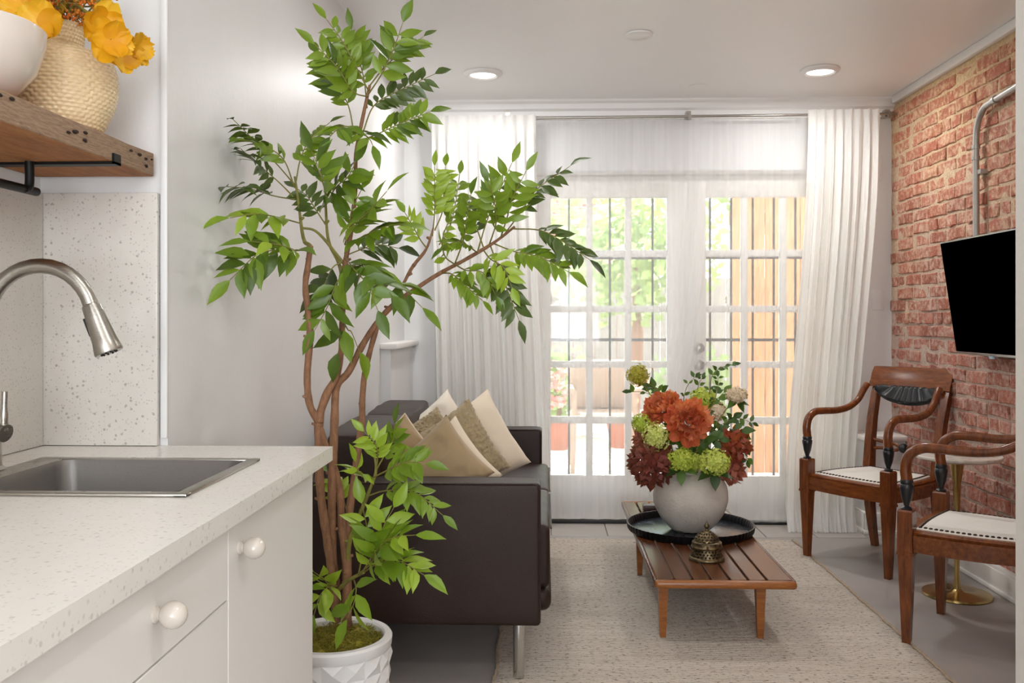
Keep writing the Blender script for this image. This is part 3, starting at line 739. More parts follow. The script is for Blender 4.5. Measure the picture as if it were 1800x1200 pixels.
one(MB().lathe([(0, 0), (.055, 0), (.062, .003), (.09, .02), (.118, .055), (.132, .1), (.134, .122), (.132, .124), (.128, .12), (.11, .06), (.08, .025), (0, .012)], (bx_, by_, SZ1 + .001), 64),
    'serving_bowl', plain('white_glazed_bowl', 'd3c9c0', .12), 'large glossy white bowl on the wood shelf in front of the cream vase', 'bowl')

# ---- flowers: generic parts
def petal_mesh(name, mat, w=.7, cup=.35, wav=.06, seed=0, nu=6, nv=6):
    def fn(a, b):
        s = (a - .5) * 2; l = b
        wd_ = w * math.sin(PI * min(1, .12 + .80 * l)) ** .7 * .5
        z = cup * (s * s * .25 * (l) + l * l * .55) + wav * math.sin(s * 6 + seed) * l * l
        return (l, s * wd_, z)
    return MB().grid(fn, nu, nv).mesh(name, mat)
def leaf_verts(width=.38, fold=.10, droop=.18):
    vs = []; fs = []
    prof = [(0, .0), (.12, .42), (.34, .95), (.55, .92), (.76, .56), (.9, .2), (1.0, 0)]
    for i, (t_, w_) in enumerate(prof):
        z = -droop * t_ * t_
        vs += [(t_, -w_ * width / 2, z + fold * w_ * .5), (t_, 0, z), (t_, w_ * width / 2, z + fold * w_ * .5)]
    for i in range(len(prof) - 1):
        a = i * 3; fs += [(a, a + 3, a + 4, a + 1), (a + 1, a + 4, a + 5, a + 2)]
    return vs, fs
LV = [leaf_verts(.40, .12, .10), leaf_verts(.44, .2, .22), leaf_verts(.36, .06, .3)]
def frame(p, d, n, s):
    d = d.normalized(); y = n.cross(d)
    if y.length < 1e-4: y = d.orthogonal()
    y.normalize(); z = d.cross(y).normalized()
    M = Matrix((d, y, z)).transposed().to_4x4()
    return Matrix.Translation(p) @ M @ Matrix.Scale(s, 4)
def put(me, name, parent, M):
    o = bpy.data.objects.new(name, me); COL.objects.link(o); o.parent = parent
    o.matrix_basis = Matrix.Translation(-Vector(parent.get('org', (0, 0, 0)))) @ M; return o

# yellow and orange blossoms on the shelf vase
M_YEL = leafmat('yellow_petal', ['e09a12', 'f3b41c', 'f9c93c'], .35, .5)
M_ORG = leafmat('orange_floret', ['a8480c', 'cf6a16', 'd98525'], .2, .6)
pm_y = [petal_mesh('petal', M_YEL, 1.05, .6, .13, k, 6, 5) for k in range(4)]
top = Vector((vx, vy, SZ1 + .19))
blooms = [(48, 14, 1.66, 'behind the white bowl at the picture edge'), (88, 20, 1.72, 'above the white bowl rim'), (178, 45, 1.66, 'above the vase neck'), (195, 70, 1.62, 'drooping over the vase shoulder'), (215, 92, 1.69, 'in the drooping cluster beside the vase'), (240, 86, 1.73, 'outermost against the wall'), (110, 8, 1.80, 'high behind the orange sprigs'), (165, 10, 1.78, 'topmost above the vase neck'), (12, 30, 1.80, 'lying behind the bowl rim'), (68, 48, 1.6, 'between the bowl rim and the vase neck')]
for i, (u, v, Y, where) in enumerate(blooms):
    p = at(u, v, Y); o = thing('yellow_flower', 'yellow silk blossom ' + where, 'flower', tuple(top), 'yellow blossoms in the shelf vase')
    MB().tube(spline([top - Vector((0, 0, .06)), top + Vector(((p.x - top.x) * .3, (p.y - top.y) * .3, .05)), p], 5), .0018, 6).build('stem', M_TWIG, o)
    ax = (p - top + Vector((.03, -.08, .0))).normalized()
    s0 = .042 if u < 200 else .036
    for k in range(7):
        a = k * 2 * PI / 7 * 1.0 + i; q1 = ax.orthogonal().normalized(); q2 = ax.cross(q1)
        dd = (q1 * math.cos(a) + q2 * math.sin(a)) * 1.0 + ax * R.uniform(-.15, .45)
        put(R.choice(pm_y), 'petal', o, frame(p, dd, ax, s0 * R.uniform(.8, 1.15)))
for i, (u, v, Y, where) in enumerate([(140, 20, 1.7, 'in front'), (230, 12, 1.72, 'leaning towards the wall'), (105, 30, 1.64, 'beside the bowl'), (200, 2, 1.78, 'at the back')]):
    p = at(u, v, Y) + Vector((0, 0, .03)); o = thing('orange_sprig', 'fuzzy orange flower sprig in the shelf vase, ' + where, 'flower', tuple(top), 'orange sprigs in the shelf vase')
    st = MB(); fl_ = MB(); rr = random.Random(i)
    path = spline([top - Vector((0, 0, .06)), top + (p - top) * .5 + Vector((0, 0, .02)), p], 6); st.tube(path, .0018, 6)
    for k in range(26):
        b = path[rr.randrange(4, len(path))]; d = Vector((rr.gauss(0, 1), rr.gauss(0, 1), rr.gauss(.7, .8))).normalized() * rr.uniform(.02, .05); st.tube([b, b + d], .0008, 4)
        for j in range(7):
            c = b + d * rr.uniform(.5, 1.1) + Vector((rr.gauss(0, .003), rr.gauss(0, .003), rr.gauss(0, .003))); fl_.ball(c, rr.uniform(.002, .0036), 5, 4)
    st.build('stem', M_TWIG, o); f = fl_.build('floret', M_ORG, o, None); f['kind'] = 'stuff'

# ---------------------------------------------------------------- sofa
sx1 = -.012; SYN, SYF = 2.955, 4.53
sf = thing('leather_sofa', 'dark brown leather two-seat sofa with slab arms on steel legs', 'sofa', ((XL + sx1) / 2, (SYN + SYF) / 2, 0))
def arm(y0, y1, puffy):
    def pf(co):
        fx = (co.x - (XL + .03)) / (sx1 - XL - .03); fz = (co.z - .19) / .465
        k = math.sin(PI * max(0, min(1, fx))) * math.sin(PI * max(0, min(1, fz)))
        co = co.copy(); co.y += (puffy if co.y > (y0 + y1) / 2 else -puffy) * k * .010; return co
    a = MB().rbox(XL + .03, sx1, y0, y1, .19, .655, .022, 4, puff=pf, sub=8).build('arm', M_LEATHER, sf, 60)
    for yy in (y0 + .004, y1 - .004):
        pts = [(XL + .05, yy, .652), (sx1 - .03, yy, .652)] + [(sx1 - .028 + .024 * math.sin(g), yy, .628 + .024 * math.cos(g)) for g in (0, .4, .8, 1.2, 1.57)] + [(sx1 - .004, yy, .215), (sx1 - .02, yy, .194)]
        MB().tube(pts, .0035, 8).build('piping', M_LEATHER, a)
arm(SYN, SYN + .125, 1); arm(SYF - .13, SYF, 1)
def cushion(x0, x1, y0, y1, z0, z1, r=.035, pf=.02, ax='z'):
    def f(co):
        fx = (co.x - x0) / (x1 - x0); fy = (co.y - y0) / (y1 - y0); fz = (co.z - z0) / (z1 - z0); S = lambda t_: math.sin(PI * max(0, min(1, t_))) ** .6
        co = co.copy(); w_ = .25 * noise.noise(co * 7)
        if ax == 'z': co.z += (fz - .3) * 2 * pf * S(fx) * S(fy) * (1 + w_)
        else: co.x += (fx - .2) * 2 * pf * S(fz) * S(fy) * (1 + w_)
        if ax == 'x': co.z += .035 * (math.sin(PI * max(0, min(1, fy))) ** .8) * max(0, fz - .4)
        co.z += .006 * noise.noise(co * 12); return co
    return MB().rbox(x0, x1, y0, y1, z0, z1, r, 4, puff=f, sub=10)
ya, yb_, ym = SYN + .127, SYF - .132, (SYN + SYF) / 2
MB().rbox(XL + .05, sx1 + .035, ya, yb_, .195, .275, .03, 4).build('base', M_LEATHER, sf, 60)
for a, b in ((ya, ym - .002), (ym + .002, yb_)):
    c = cushion(XL + .22, sx1 + .03, a, b, .278, .49).build('seat_cushion', M_LEATHER, sf, 60)
    MB().tube([(sx1 + .034, a + .03, .475), (sx1 + .034, b - .03, .475)], .0035, 8).build('piping', M_LEATHER, c)
    cushion(XL + .08, XL + .26, a, b, .46, .79, .06, .025, 'x').build('back_cushion', M_LEATHER, sf, 60)
MB().rbox(XL + .03, XL + .10, ya, yb_, .20, .68, .02, 3).build('back_frame', M_LEATHER, sf)
for x in (XL + .12, -.085):
    for y in (3.00, SYF - .05): MB().tube([(x, y, .205), (x, y, .011 if x > -.16 else .001)], .0185, 20).build('leg', M_CHROME, sf)

# cushions on the sofa
def pillow(name, label, mat, c, size, th, n, rot, fur=False, group='cushions on the sofa', edge=None):
    n = Vector(n).normalized(); upv = Vector((0, 0, 1)) - n * n.z; upv.normalize(); side = upv.cross(n)
    M = Matrix((side, upv, n)).transposed().to_4x4(); M = Matrix.Translation(c) @ M @ Matrix.Rotation(rad(rot), 4, 'Z')
    vs = []; fs = []; N = 36 if not fur else 60
    m = MB()
    for sgn in (1, -1):
        def fn(a, b, sgn=sgn):
            x = (a - .5) * 2; y = (b - .5) * 2
            pin = 1 - .10 * (1 - abs(x) ** 2) * abs(y) ** 3 ; pin2 = 1 - .10 * (1 - abs(y) ** 2) * abs(x) ** 3
            h = max(0, (1 - x ** 4)) ** .5 * max(0, (1 - y ** 4)) ** .5
            h *= 1 - .22 * max(0, noise.noise(Vector((x * 2.2, y * 2.2, c[0] * 9 + sgn)))) * 2
            z = sgn * th / 2 * h
            o = Vector((x * size[0] / 2 * pin2, y * size[1] / 2 * pin, z))
            if fur: o += Vector((noise.noise(o * 260), noise.noise(o * 260 + Vector((9, 0, 0))), noise.noise(o * 230 + Vector((0, 9, 0))) * 1.4)) * .007
            return o
        m.grid(fn, N, N, M=M)
    o = thing(name, label, 'cushion', tuple(Vector(c) - Vector((0, 0, size[1] / 2))), group)
    m.build('cover', mat, o, None)
    if edge:
        pts = []
        for k in range(61):
            a = k / 60 * 4; s_, f_ = int(a) % 4, a - int(a)
            x, y = [(-1 + 2 * f_, -1), (1, -1 + 2 * f_), (1 - 2 * f_, 1), (-1, 1 - 2 * f_)][s_]
            pin = 1 - .10 * (1 - abs(x) ** 2) * abs(y) ** 3; pin2 = 1 - .10 * (1 - abs(y) ** 2) * abs(x) ** 3
            pts.append(M @ Vector((x * size[0] / 2 * pin2, y * size[1] / 2 * pin, 0)))
        MB().tube(pts, .0035, 6).build('piping', edge, o)
    return o
pillow('cushion', 'tan suede cushion nearest the sofa arm, turned on its corner', M_TAN, at(772, 826, 3.22), (.29, .27), .13, (.10, -1, .10), 40)
pillow('cushion', 'cream velvet cushion half hidden behind the tan suede one', M_CREAM, at(786, 828, 3.31), (.30, .28), .11, (.15, -1, .15), 38)
pillow('cushion', 'shaggy taupe cushion between the tan suede and tall cream ones', M_FUR, at(802, 800, 3.50), (.33, .32), .11, (.40, -1, .2), 30, True)
pillow('cushion', 'tall cream velvet cushion leaning beside the far sofa arm', M_CREAM, at(828, 790, 3.76), (.40, .36), .17, (.40, -1, .25), 28)
pillow('cushion', 'cream cushion whose corner rises beside the sofa back', M_IVORY, at(772, 775, 3.98), (.34, .32), .13, (.45, -1, .2), 34)
pillow('cushion', 'small shaggy brown cushion lying against the sofa back', M_FUR, at(752, 788, 3.68), (.26, .26), .10, (.5, -1, .4), 25, True)
pillow('cushion', 'tan cushion with cream edge leaning on the sofa back behind the leaves', M_TAN, at(708, 812, 3.36), (.25, .26), .11, (.3, -1, .2), 40, edge=M_CREAM)

# ---------------------------------------------------------------- potted tree
PX, PY, PH, PR = at(588, 0, 2.42).x, 2.42, .345, .150
tr = thing('potted_tree', 'tall leafy green potted tree with brown trunks in a white faceted pot', 'potted plant', (PX, PY, 0))
M_POT = plain('white_matte_ceramic', 'dcdad7', .45)
pot = MB(); NC, NRW = 16, 6; z0, z1 = .02, PH - .03
def pr(a, z, d): return (PX + (PR * (.90 + .10 * z / PH) + d) * math.cos(a), PY + (PR * (.90 + .10 * z / PH) + d) * math.sin(a), z)
for j in range(NRW):
    for i in range(NC):
        a0, a1 = 2 * PI * i / NC, 2 * PI * (i + 1) / NC; za, zb2 = lerp(z0, z1, j / NRW), lerp(z0, z1, (j + 1) / NRW); am, zm = (a0 + a1) / 2, (za + zb2) / 2
        hi = (i + j) % 2
        P = [pr(a0, za, .0), pr(am, za, -.005), pr(a1, za, .0), pr(a1, zm, -.005), pr(a1, zb2, .0), pr(am, zb2, -.005), pr(a0, zb2, .0), pr(a0, zm, -.005), pr(am, zm, .007 if hi else .004)]
        pot.add(P, [(8, k, (k + 1) % 8) for k in range(8)], None, False)
pot.lathe([(PR * .82, 0), (PR * .9, .004), (PR * .90, .02)], (PX, PY, 0), 56)
pot.lathe([(PR * .99, PH - .032), (PR + .002, PH - .026), (PR + .004, PH - .006), (PR, PH), (PR - .016, PH), (PR - .02, PH - .005), (PR - .022, PH - .05)], (PX, PY, 0), 56, cap=False)
pot.build('pot', M_POT, tr, 30)
M_MOSS = plain('dry_moss', '8f8427', .95, bump=.9, bs=120, var=.3)
moss = MB(); rr = random.Random(3)
moss.grid(lambda a, b: (PX + (a - .5) * 2 * (PR - .022) * math.sqrt(max(0, 1 - ((b - .5) * 2) ** 2 * .999)), PY + (b - .5) * 2 * (PR - .022), PH - .03 + .02 * noise.noise(Vector((a * 6, b * 6, 0))) + .012 * (1 - (2 * a - 1) ** 2)), 30, 30)
for i in range(1500):
    r_ = (PR - .028) * math.sqrt(rr.random()); a = rr.uniform(0, 2 * PI); p = Vector((PX + r_ * math.cos(a), PY + r_ * math.sin(a), PH - .022 + .012 * rr.random()))
    d = Vector((rr.gauss(0, 1), rr.gauss(0, 1), rr.gauss(.1, .6))).normalized() * .012; e = Vector((rr.gauss(0, 1), rr.gauss(0, 1), rr.gauss(0, .4))).normalized() * .008
    moss.tube([p, p + d, p + d + e], .0011, 3, cap=False)
o = moss.build('moss', M_MOSS, tr, None); o['kind'] = 'stuff'
def U(pts, dys, Y=2.42):
    out = []
    for (u, v), d in zip(pts, dys):
        y = Y + d; p = at(u, v, y)
        if p.x < -.772: p = at(u, v, y * .772 / -p.x)      # twigs stay clear of the wall
        out.append(p)
    return out
def limb(pts, dys, r0, r1, nd=5, mat=None):
    P = spline(U(pts, dys), 6); n_ = len(P); rs = []
    for i in range(n_):
        r_ = lerp(r0, r1, i / (n_ - 1)); rs.append(r_ * (1 + .10 * noise.noise(P[i] * 30) * 2))
    m = MB().tube(P, rs, 10); rr = random.Random(len(pts) * 7 + int(pts[0][0]))
    for k in range(nd):
        i = rr.randrange(1, n_ - 1); a = rr.uniform(0, 6.28); d = Vector((math.cos(a), math.sin(a), .35)); m.tube([P[i], P[i] + d * (rs[i] + .007)], [.006, .0035], 6)
    return m.build('trunk' if r0 > .006 else 'twig', mat or M_BARK, tr, None)
limb([(592, 1092), (580, 980), (563, 860), (560, 760), (560, 740), (545, 713), (540, 663), (545, 580), (537, 507), (541, 470), (546, 432)], [0, -.02, -.04, -.04, -.04, -.05, -.05, -.05, -.05, -.04, -.03], .0125, .007, 7)
limb([(596, 1088), (584, 970), (584, 855), (588, 740), (592, 680), (613, 653), (637, 607), (663, 567), (690, 537), (727, 510), (770, 482), (820, 455), (870, 425), (905, 398)], [.01, .0, -.02, -.02, 0, 0, .02, .03, .04, .05, .06, .06, .06, .06], .0135, .0035, 8)
limb([(561, 742), (564, 722), (577, 687), (592, 660), (600, 613), (602, 547), (606, 470), (618, 400), (625, 330), (626, 270), (638, 205), (650, 150)], [-.04, -.04, -.03, -.01, 0, 0, .0, 0, .02, .02, .02, .02], .011, .004, 6)
limb([(610, 1100), (611, 1008), (609, 950), (615, 893), (626, 817), (636, 740), (637, 700), (643, 647), (662, 575)], [.02, .02, .03, .04, .06, .07, .07, .06, .035], .0125, .0075, 6)
limb([(609, 1095), (609, 993), (601, 930), (596, 855), (577, 797), (562, 752)], [-.01, 0, 0, -.01, -.03, -.04], .0125, .009, 5)
limb([(610, 990), (616, 945), (632, 905), (650, 860), (661, 824), (653, 775)], [0, -.02, -.05, -.07, -.08, -.08], .007, .003, 2, M_TWIG)
limb([(596, 1035), (612, 1020), (640, 1005)], [-.02, -.05, -.08], .0058, .004, 0, M_TWIG)
limb([(545, 432), (533, 417), (524, 350), (518, 310)], [-.03, .02, .05, .05], .0055, .003, 2, M_TWIG)
limb([(602, 520), (598, 470), (578, 425), (573, 370), (572, 300)], [0, .02, .03, 0, -.02], .0055, .003, 1, M_TWIG)
limb([(692, 536), (722, 474), (749, 438), (762, 400)], [.04, .08, .1, .1], .0058, .003, 3)
limb([(610, 470), (560, 410), (530, 400)], [0, .03, .03], .0045, .003, 0, M_TWIG)

# fronds: (points, depth offsets, leaf size px, pairs, shade, facing)
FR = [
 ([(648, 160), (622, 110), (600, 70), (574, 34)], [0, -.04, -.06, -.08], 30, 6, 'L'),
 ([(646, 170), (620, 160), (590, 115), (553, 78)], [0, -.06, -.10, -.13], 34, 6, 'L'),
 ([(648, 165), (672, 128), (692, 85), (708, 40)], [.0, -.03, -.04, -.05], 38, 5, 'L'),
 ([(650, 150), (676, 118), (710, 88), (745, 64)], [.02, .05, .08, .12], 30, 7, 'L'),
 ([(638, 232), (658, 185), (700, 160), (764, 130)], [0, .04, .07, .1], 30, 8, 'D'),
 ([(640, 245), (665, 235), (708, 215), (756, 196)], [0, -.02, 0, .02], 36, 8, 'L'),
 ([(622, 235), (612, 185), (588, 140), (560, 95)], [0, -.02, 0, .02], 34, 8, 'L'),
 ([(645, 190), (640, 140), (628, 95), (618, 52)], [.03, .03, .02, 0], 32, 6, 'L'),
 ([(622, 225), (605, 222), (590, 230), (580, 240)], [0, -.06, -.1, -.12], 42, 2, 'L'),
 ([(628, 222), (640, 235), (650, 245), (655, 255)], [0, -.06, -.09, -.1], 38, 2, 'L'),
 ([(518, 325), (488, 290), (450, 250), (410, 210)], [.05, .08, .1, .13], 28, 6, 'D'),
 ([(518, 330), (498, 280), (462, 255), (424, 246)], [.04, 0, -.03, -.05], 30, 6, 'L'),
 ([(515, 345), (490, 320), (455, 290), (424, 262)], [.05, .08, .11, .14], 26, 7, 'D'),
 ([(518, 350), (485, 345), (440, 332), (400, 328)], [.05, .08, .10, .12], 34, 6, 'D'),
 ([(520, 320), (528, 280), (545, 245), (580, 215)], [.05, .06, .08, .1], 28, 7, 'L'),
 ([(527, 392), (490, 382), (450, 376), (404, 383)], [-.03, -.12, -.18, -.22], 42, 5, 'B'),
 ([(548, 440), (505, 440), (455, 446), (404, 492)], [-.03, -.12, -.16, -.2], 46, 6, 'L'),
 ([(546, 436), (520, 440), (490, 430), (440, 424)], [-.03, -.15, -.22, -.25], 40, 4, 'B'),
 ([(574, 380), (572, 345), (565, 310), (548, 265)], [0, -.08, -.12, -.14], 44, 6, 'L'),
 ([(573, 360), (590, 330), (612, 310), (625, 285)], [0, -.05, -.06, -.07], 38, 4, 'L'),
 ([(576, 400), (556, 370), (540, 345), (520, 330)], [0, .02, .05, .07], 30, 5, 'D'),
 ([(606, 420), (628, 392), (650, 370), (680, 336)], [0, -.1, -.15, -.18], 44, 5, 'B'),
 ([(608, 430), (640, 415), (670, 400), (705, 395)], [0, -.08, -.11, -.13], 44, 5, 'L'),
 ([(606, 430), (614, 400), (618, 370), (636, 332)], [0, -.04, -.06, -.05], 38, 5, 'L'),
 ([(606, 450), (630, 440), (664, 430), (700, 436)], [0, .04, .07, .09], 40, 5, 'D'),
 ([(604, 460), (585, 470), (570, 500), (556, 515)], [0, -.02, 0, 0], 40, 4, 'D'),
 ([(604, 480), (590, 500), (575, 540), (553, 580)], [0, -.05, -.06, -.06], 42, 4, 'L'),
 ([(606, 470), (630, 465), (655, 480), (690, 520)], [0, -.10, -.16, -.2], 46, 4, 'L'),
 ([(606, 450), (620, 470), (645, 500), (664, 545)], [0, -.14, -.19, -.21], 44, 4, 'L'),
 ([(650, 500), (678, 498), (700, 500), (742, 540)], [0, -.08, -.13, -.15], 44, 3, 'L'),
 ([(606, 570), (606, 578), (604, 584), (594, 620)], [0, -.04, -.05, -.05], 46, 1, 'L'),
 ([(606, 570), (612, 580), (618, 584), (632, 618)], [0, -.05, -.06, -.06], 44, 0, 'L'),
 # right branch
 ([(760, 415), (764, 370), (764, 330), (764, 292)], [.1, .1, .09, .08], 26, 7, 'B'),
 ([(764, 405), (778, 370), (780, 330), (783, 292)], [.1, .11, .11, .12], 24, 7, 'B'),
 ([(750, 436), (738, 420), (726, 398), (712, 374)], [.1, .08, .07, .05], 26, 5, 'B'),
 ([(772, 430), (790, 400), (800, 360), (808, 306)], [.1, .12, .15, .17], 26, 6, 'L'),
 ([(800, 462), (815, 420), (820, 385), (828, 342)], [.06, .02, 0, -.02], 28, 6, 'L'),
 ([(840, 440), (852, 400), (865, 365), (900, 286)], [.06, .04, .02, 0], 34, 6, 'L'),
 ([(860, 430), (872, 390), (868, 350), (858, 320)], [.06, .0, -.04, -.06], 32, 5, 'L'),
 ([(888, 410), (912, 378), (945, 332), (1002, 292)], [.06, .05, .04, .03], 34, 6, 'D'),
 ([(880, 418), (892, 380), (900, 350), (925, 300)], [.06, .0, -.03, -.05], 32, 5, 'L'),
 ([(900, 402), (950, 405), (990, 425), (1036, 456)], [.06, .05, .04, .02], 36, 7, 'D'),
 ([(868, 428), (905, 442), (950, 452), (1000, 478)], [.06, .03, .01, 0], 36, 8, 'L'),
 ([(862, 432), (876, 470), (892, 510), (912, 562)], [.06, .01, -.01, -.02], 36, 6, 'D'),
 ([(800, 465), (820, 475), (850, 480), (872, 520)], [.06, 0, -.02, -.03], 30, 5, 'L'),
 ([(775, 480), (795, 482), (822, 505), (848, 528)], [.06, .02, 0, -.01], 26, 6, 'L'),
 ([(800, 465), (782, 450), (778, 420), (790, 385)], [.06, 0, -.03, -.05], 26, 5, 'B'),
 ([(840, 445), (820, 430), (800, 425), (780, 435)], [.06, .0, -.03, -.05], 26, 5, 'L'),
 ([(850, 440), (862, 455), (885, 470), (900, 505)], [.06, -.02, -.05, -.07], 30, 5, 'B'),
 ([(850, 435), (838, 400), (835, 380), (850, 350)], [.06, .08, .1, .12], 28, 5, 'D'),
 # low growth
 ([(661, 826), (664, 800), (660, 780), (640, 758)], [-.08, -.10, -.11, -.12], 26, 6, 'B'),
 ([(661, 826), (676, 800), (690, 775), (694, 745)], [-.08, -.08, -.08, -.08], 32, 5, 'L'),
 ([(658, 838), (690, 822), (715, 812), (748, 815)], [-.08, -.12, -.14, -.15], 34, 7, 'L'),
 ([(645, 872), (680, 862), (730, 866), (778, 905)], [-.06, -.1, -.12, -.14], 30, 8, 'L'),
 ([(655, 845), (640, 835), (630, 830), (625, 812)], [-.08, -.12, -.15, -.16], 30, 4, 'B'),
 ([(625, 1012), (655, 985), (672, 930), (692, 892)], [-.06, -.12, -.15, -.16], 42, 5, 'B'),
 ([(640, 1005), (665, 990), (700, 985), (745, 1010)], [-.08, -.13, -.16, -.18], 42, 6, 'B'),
 ([(635, 1008), (660, 970), (690, 945), (730, 940)], [-.08, -.15, -.19, -.21], 42, 5, 'B'),
 ([(630, 1010), (640, 960), (645, 930), (636, 885)], [-.08, -.12, -.14, -.15], 40, 4, 'B'),
 ([(622, 1018), (626, 1035), (622, 1060), (610, 1088)], [-.06, -.12, -.14, -.15], 44, 2, 'B'),
 ([(592, 1030), (576, 1032), (562, 1048), (552, 1080)], [-.02, -.08, -.1, -.12], 40, 3, 'B'),
 ([(584, 1040), (572, 1020), (562, 1012), (552, 1005)], [-.02, -.06, -.08, -.09], 34, 2, 'B'),
 ([(612, 905), (600, 870), (590, 850), (576, 830)], [.04, .05, .06, .07], 28, 3, 'B'),
]
LMESH = {}
for nm, mt in (('L', M_LEAF), ('B', M_LEAFB), ('D', M_LEAFD)):
    LMESH[nm] = []
    for vs, fs in LV:
        me = MB().add(vs, fs).mesh('leaf', mt); LMESH[nm].append(me)
cands = []
camp = Vector((0, 0, HC))
rr = random.Random(11)
for fi, (pts, dys, lpx, npair, sh_) in enumerate(FR):
    P = spline(U(pts, dys), 8); L = lpx * 1.2 / 1600 * 2.4
    fr_o = MB().tube(P, [lerp(.0022, .0010, i / (len(P) - 1)) for i in range(len(P))], 5).build('frond', M_TWIG, tr, None)
    tot = [0]
    for i in range(1, len(P)): tot.append(tot[-1] + (P[i] - P[i - 1]).length)
    def pt(f):
        s = f * tot[-1]
        for i in range(1, len(P)):
            if tot[i] >= s:
                g = (s - tot[i - 1]) / max(1e-6, tot[i] - tot[i - 1]); return P[i - 1].lerp(P[i], g), (P[i] - P[i - 1]).normalized()
        return P[-1], (P[-1] - P[-2]).normalized()
    base_n = Vector((rr.gauss(0, .35), -1 + rr.gauss(0, .2), .75 + rr.gauss(0, .35))).normalized()
    npair = int(round(npair * 1.3))
    for k in range(npair):
        f = .28 + .62 * (k + .3) / max(1, npair)
        for sgn in (-1, 1):
            p, t_ = pt(min(.97, f + (.02 if sgn > 0 else 0)))
            nn = (base_n - t_ * base_n.dot(t_)).normalized(); s = t_.cross(nn) * sgn
            d = t_ * .62 + s * .8 + Vector((rr.gauss(0, .12), rr.gauss(0, .16), rr.gauss(-.12, .12)))
            n2 = (nn + Vector((rr.gauss(0, .25), rr.gauss(0, .25), rr.gauss(0, .25)))).normalized()
            sc_ = L * rr.uniform(.85, 1.12) * (.8 + .3 * math.sin(PI * (k + 1) / (npair + 1)))
            cands.append((sc_ * (1 if sh_ != 'D' else .9) + rr.random() * .002, fr_o, sh_, frame(p, d, n2, sc_)))
    p, t_ = pt(1.0); cands.append((1, fr_o, sh_, frame(p, t_ + Vector((0, 0, -.05)), base_n, L * 1.0)))
cands.sort(key=lambda c: -c[0])
rest = {'L': MB(), 'B': MB(), 'D': MB()}
for i, (s, fo, sh_, M) in enumerate(cands):
    me = rr.choice(LMESH[sh_])
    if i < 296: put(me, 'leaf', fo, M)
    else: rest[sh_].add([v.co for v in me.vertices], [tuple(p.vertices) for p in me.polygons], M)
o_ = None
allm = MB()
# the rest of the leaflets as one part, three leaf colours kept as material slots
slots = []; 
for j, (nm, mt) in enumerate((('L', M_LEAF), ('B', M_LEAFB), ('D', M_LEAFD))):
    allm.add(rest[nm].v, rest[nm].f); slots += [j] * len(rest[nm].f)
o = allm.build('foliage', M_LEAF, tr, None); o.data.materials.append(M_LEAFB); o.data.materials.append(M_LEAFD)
o.data.polygons.foreach_set('material_index', slots); o['kind'] = 'stuff'

# ---------------------------------------------------------------- coffee table
TX0, TX1, TY0, TY1, TZ = .400, .912, 3.31, 4.77, .24
tb = thing('coffee_table', 'long low slatted walnut coffee table on tapered legs', 'coffee table', ((TX0 + TX1) / 2, (TY0 + TY1) / 2, 0))
ed = [TX0 + .012, .4735, .5405, .607, .675, .742, .8095, TX1 - .012]; gp = .0045
for i in range(7):
    MB().rbox(ed[i] + (gp if i else 0), ed[i + 1] - (gp if i < 6 else 0), TY0 + .03, TY1 - .03, TZ - .022, TZ, .002, 1).build('slat', M_TABLEW, tb)
for y0, y1 in ((TY0, TY0 + .032), (TY1 - .032, TY1)):
    MB().rbox(TX0, TX1, y0, y1, TZ - .028, TZ + .001, .012, 3).build('end_rail', M_TABLEE, tb)
for x0, x1 in ((TX0, TX0 + .014), (TX1 - .014, TX1)):
    MB().rbox(x0, x1, TY0 + .02, TY1 - .02, TZ - .026, TZ + .001, .005, 2).build('side_rail', M_TABLEW, tb)
MB().box(TX0 + .05, TX1 - .05, 3.37, 3.43, TZ - .04, TZ - .0225).box(TX0 + .05, TX1 - .05, 4.19, 4.25, TZ - .04, TZ - .0225).box(TX0 + .05, TX1 - .05, 4.6, 4.66, TZ - .04, TZ - .0225).build('cross_rail', M_DARKW, tb)
lx0, lx1 = at(1165, 0, 3.40).x, at(1336, 0, 3.40).x
for x in (lx0, lx1):
    for y in (3.40, 4.22):
        MB().prism([[(x + sx * h, y + sy * h, z) for sx, sy in ((-1, -1), (1, -1), (1, 1), (-1, 1))] for h, z in ((.011, .010), (.0185, TZ - .027))]).build('leg', M_TABLEE, tb)
# tray
tc = at(1213, 0, 4.11); TRX, TRY, TRR = tc.x, 4.11, .278
ty_ = thing('round_tray', 'large round black metal tray with a fluted rim on the coffee table', 'tray', (TRX, TRY, TZ))
t = NT('dark_pewter'); co = t.coords(); n1 = t.noise(co, 14, 5, .7); t.bump(t.noise(co, 40, 3), .25, .004)
M_PEW = t.set(t.mix(n1, srgb('2c3036'), srgb('6a7480')), t.math('ADD', t.math('MULTIPLY', n1, .25), .12), .85)
MB().lathe([(0, .002), (TRR - .02, .002), (TRR - .012, .006), (TRR - .014, .007), (0, .006)], (TRX, TRY, TZ), 72).build('dish', M_PEW, ty_)
MB().lathe([(TRR - .02, .002), (TRR - .006, .003), (TRR, .012), (TRR + .003, .032), (TRR + .004, .036), (TRR - .001, .036), (TRR - .006, .03), (TRR - .012, .008)], (TRX, TRY, TZ), 288, flute=72, fa=.007, cap=False).build('rim', plain('blackened_metal', '1f1e20', .4, .7), ty_)
MB().tube([(TRX - .068 + .022 * math.cos(a), TRY - .135 + .01 * math.sin(a), TZ + .014 + .008 * math.sin(a)) for a in [k * .5 for k in range(13)]], .0035, 6).build('ring_handle', M_BLACKMETAL, ty_)
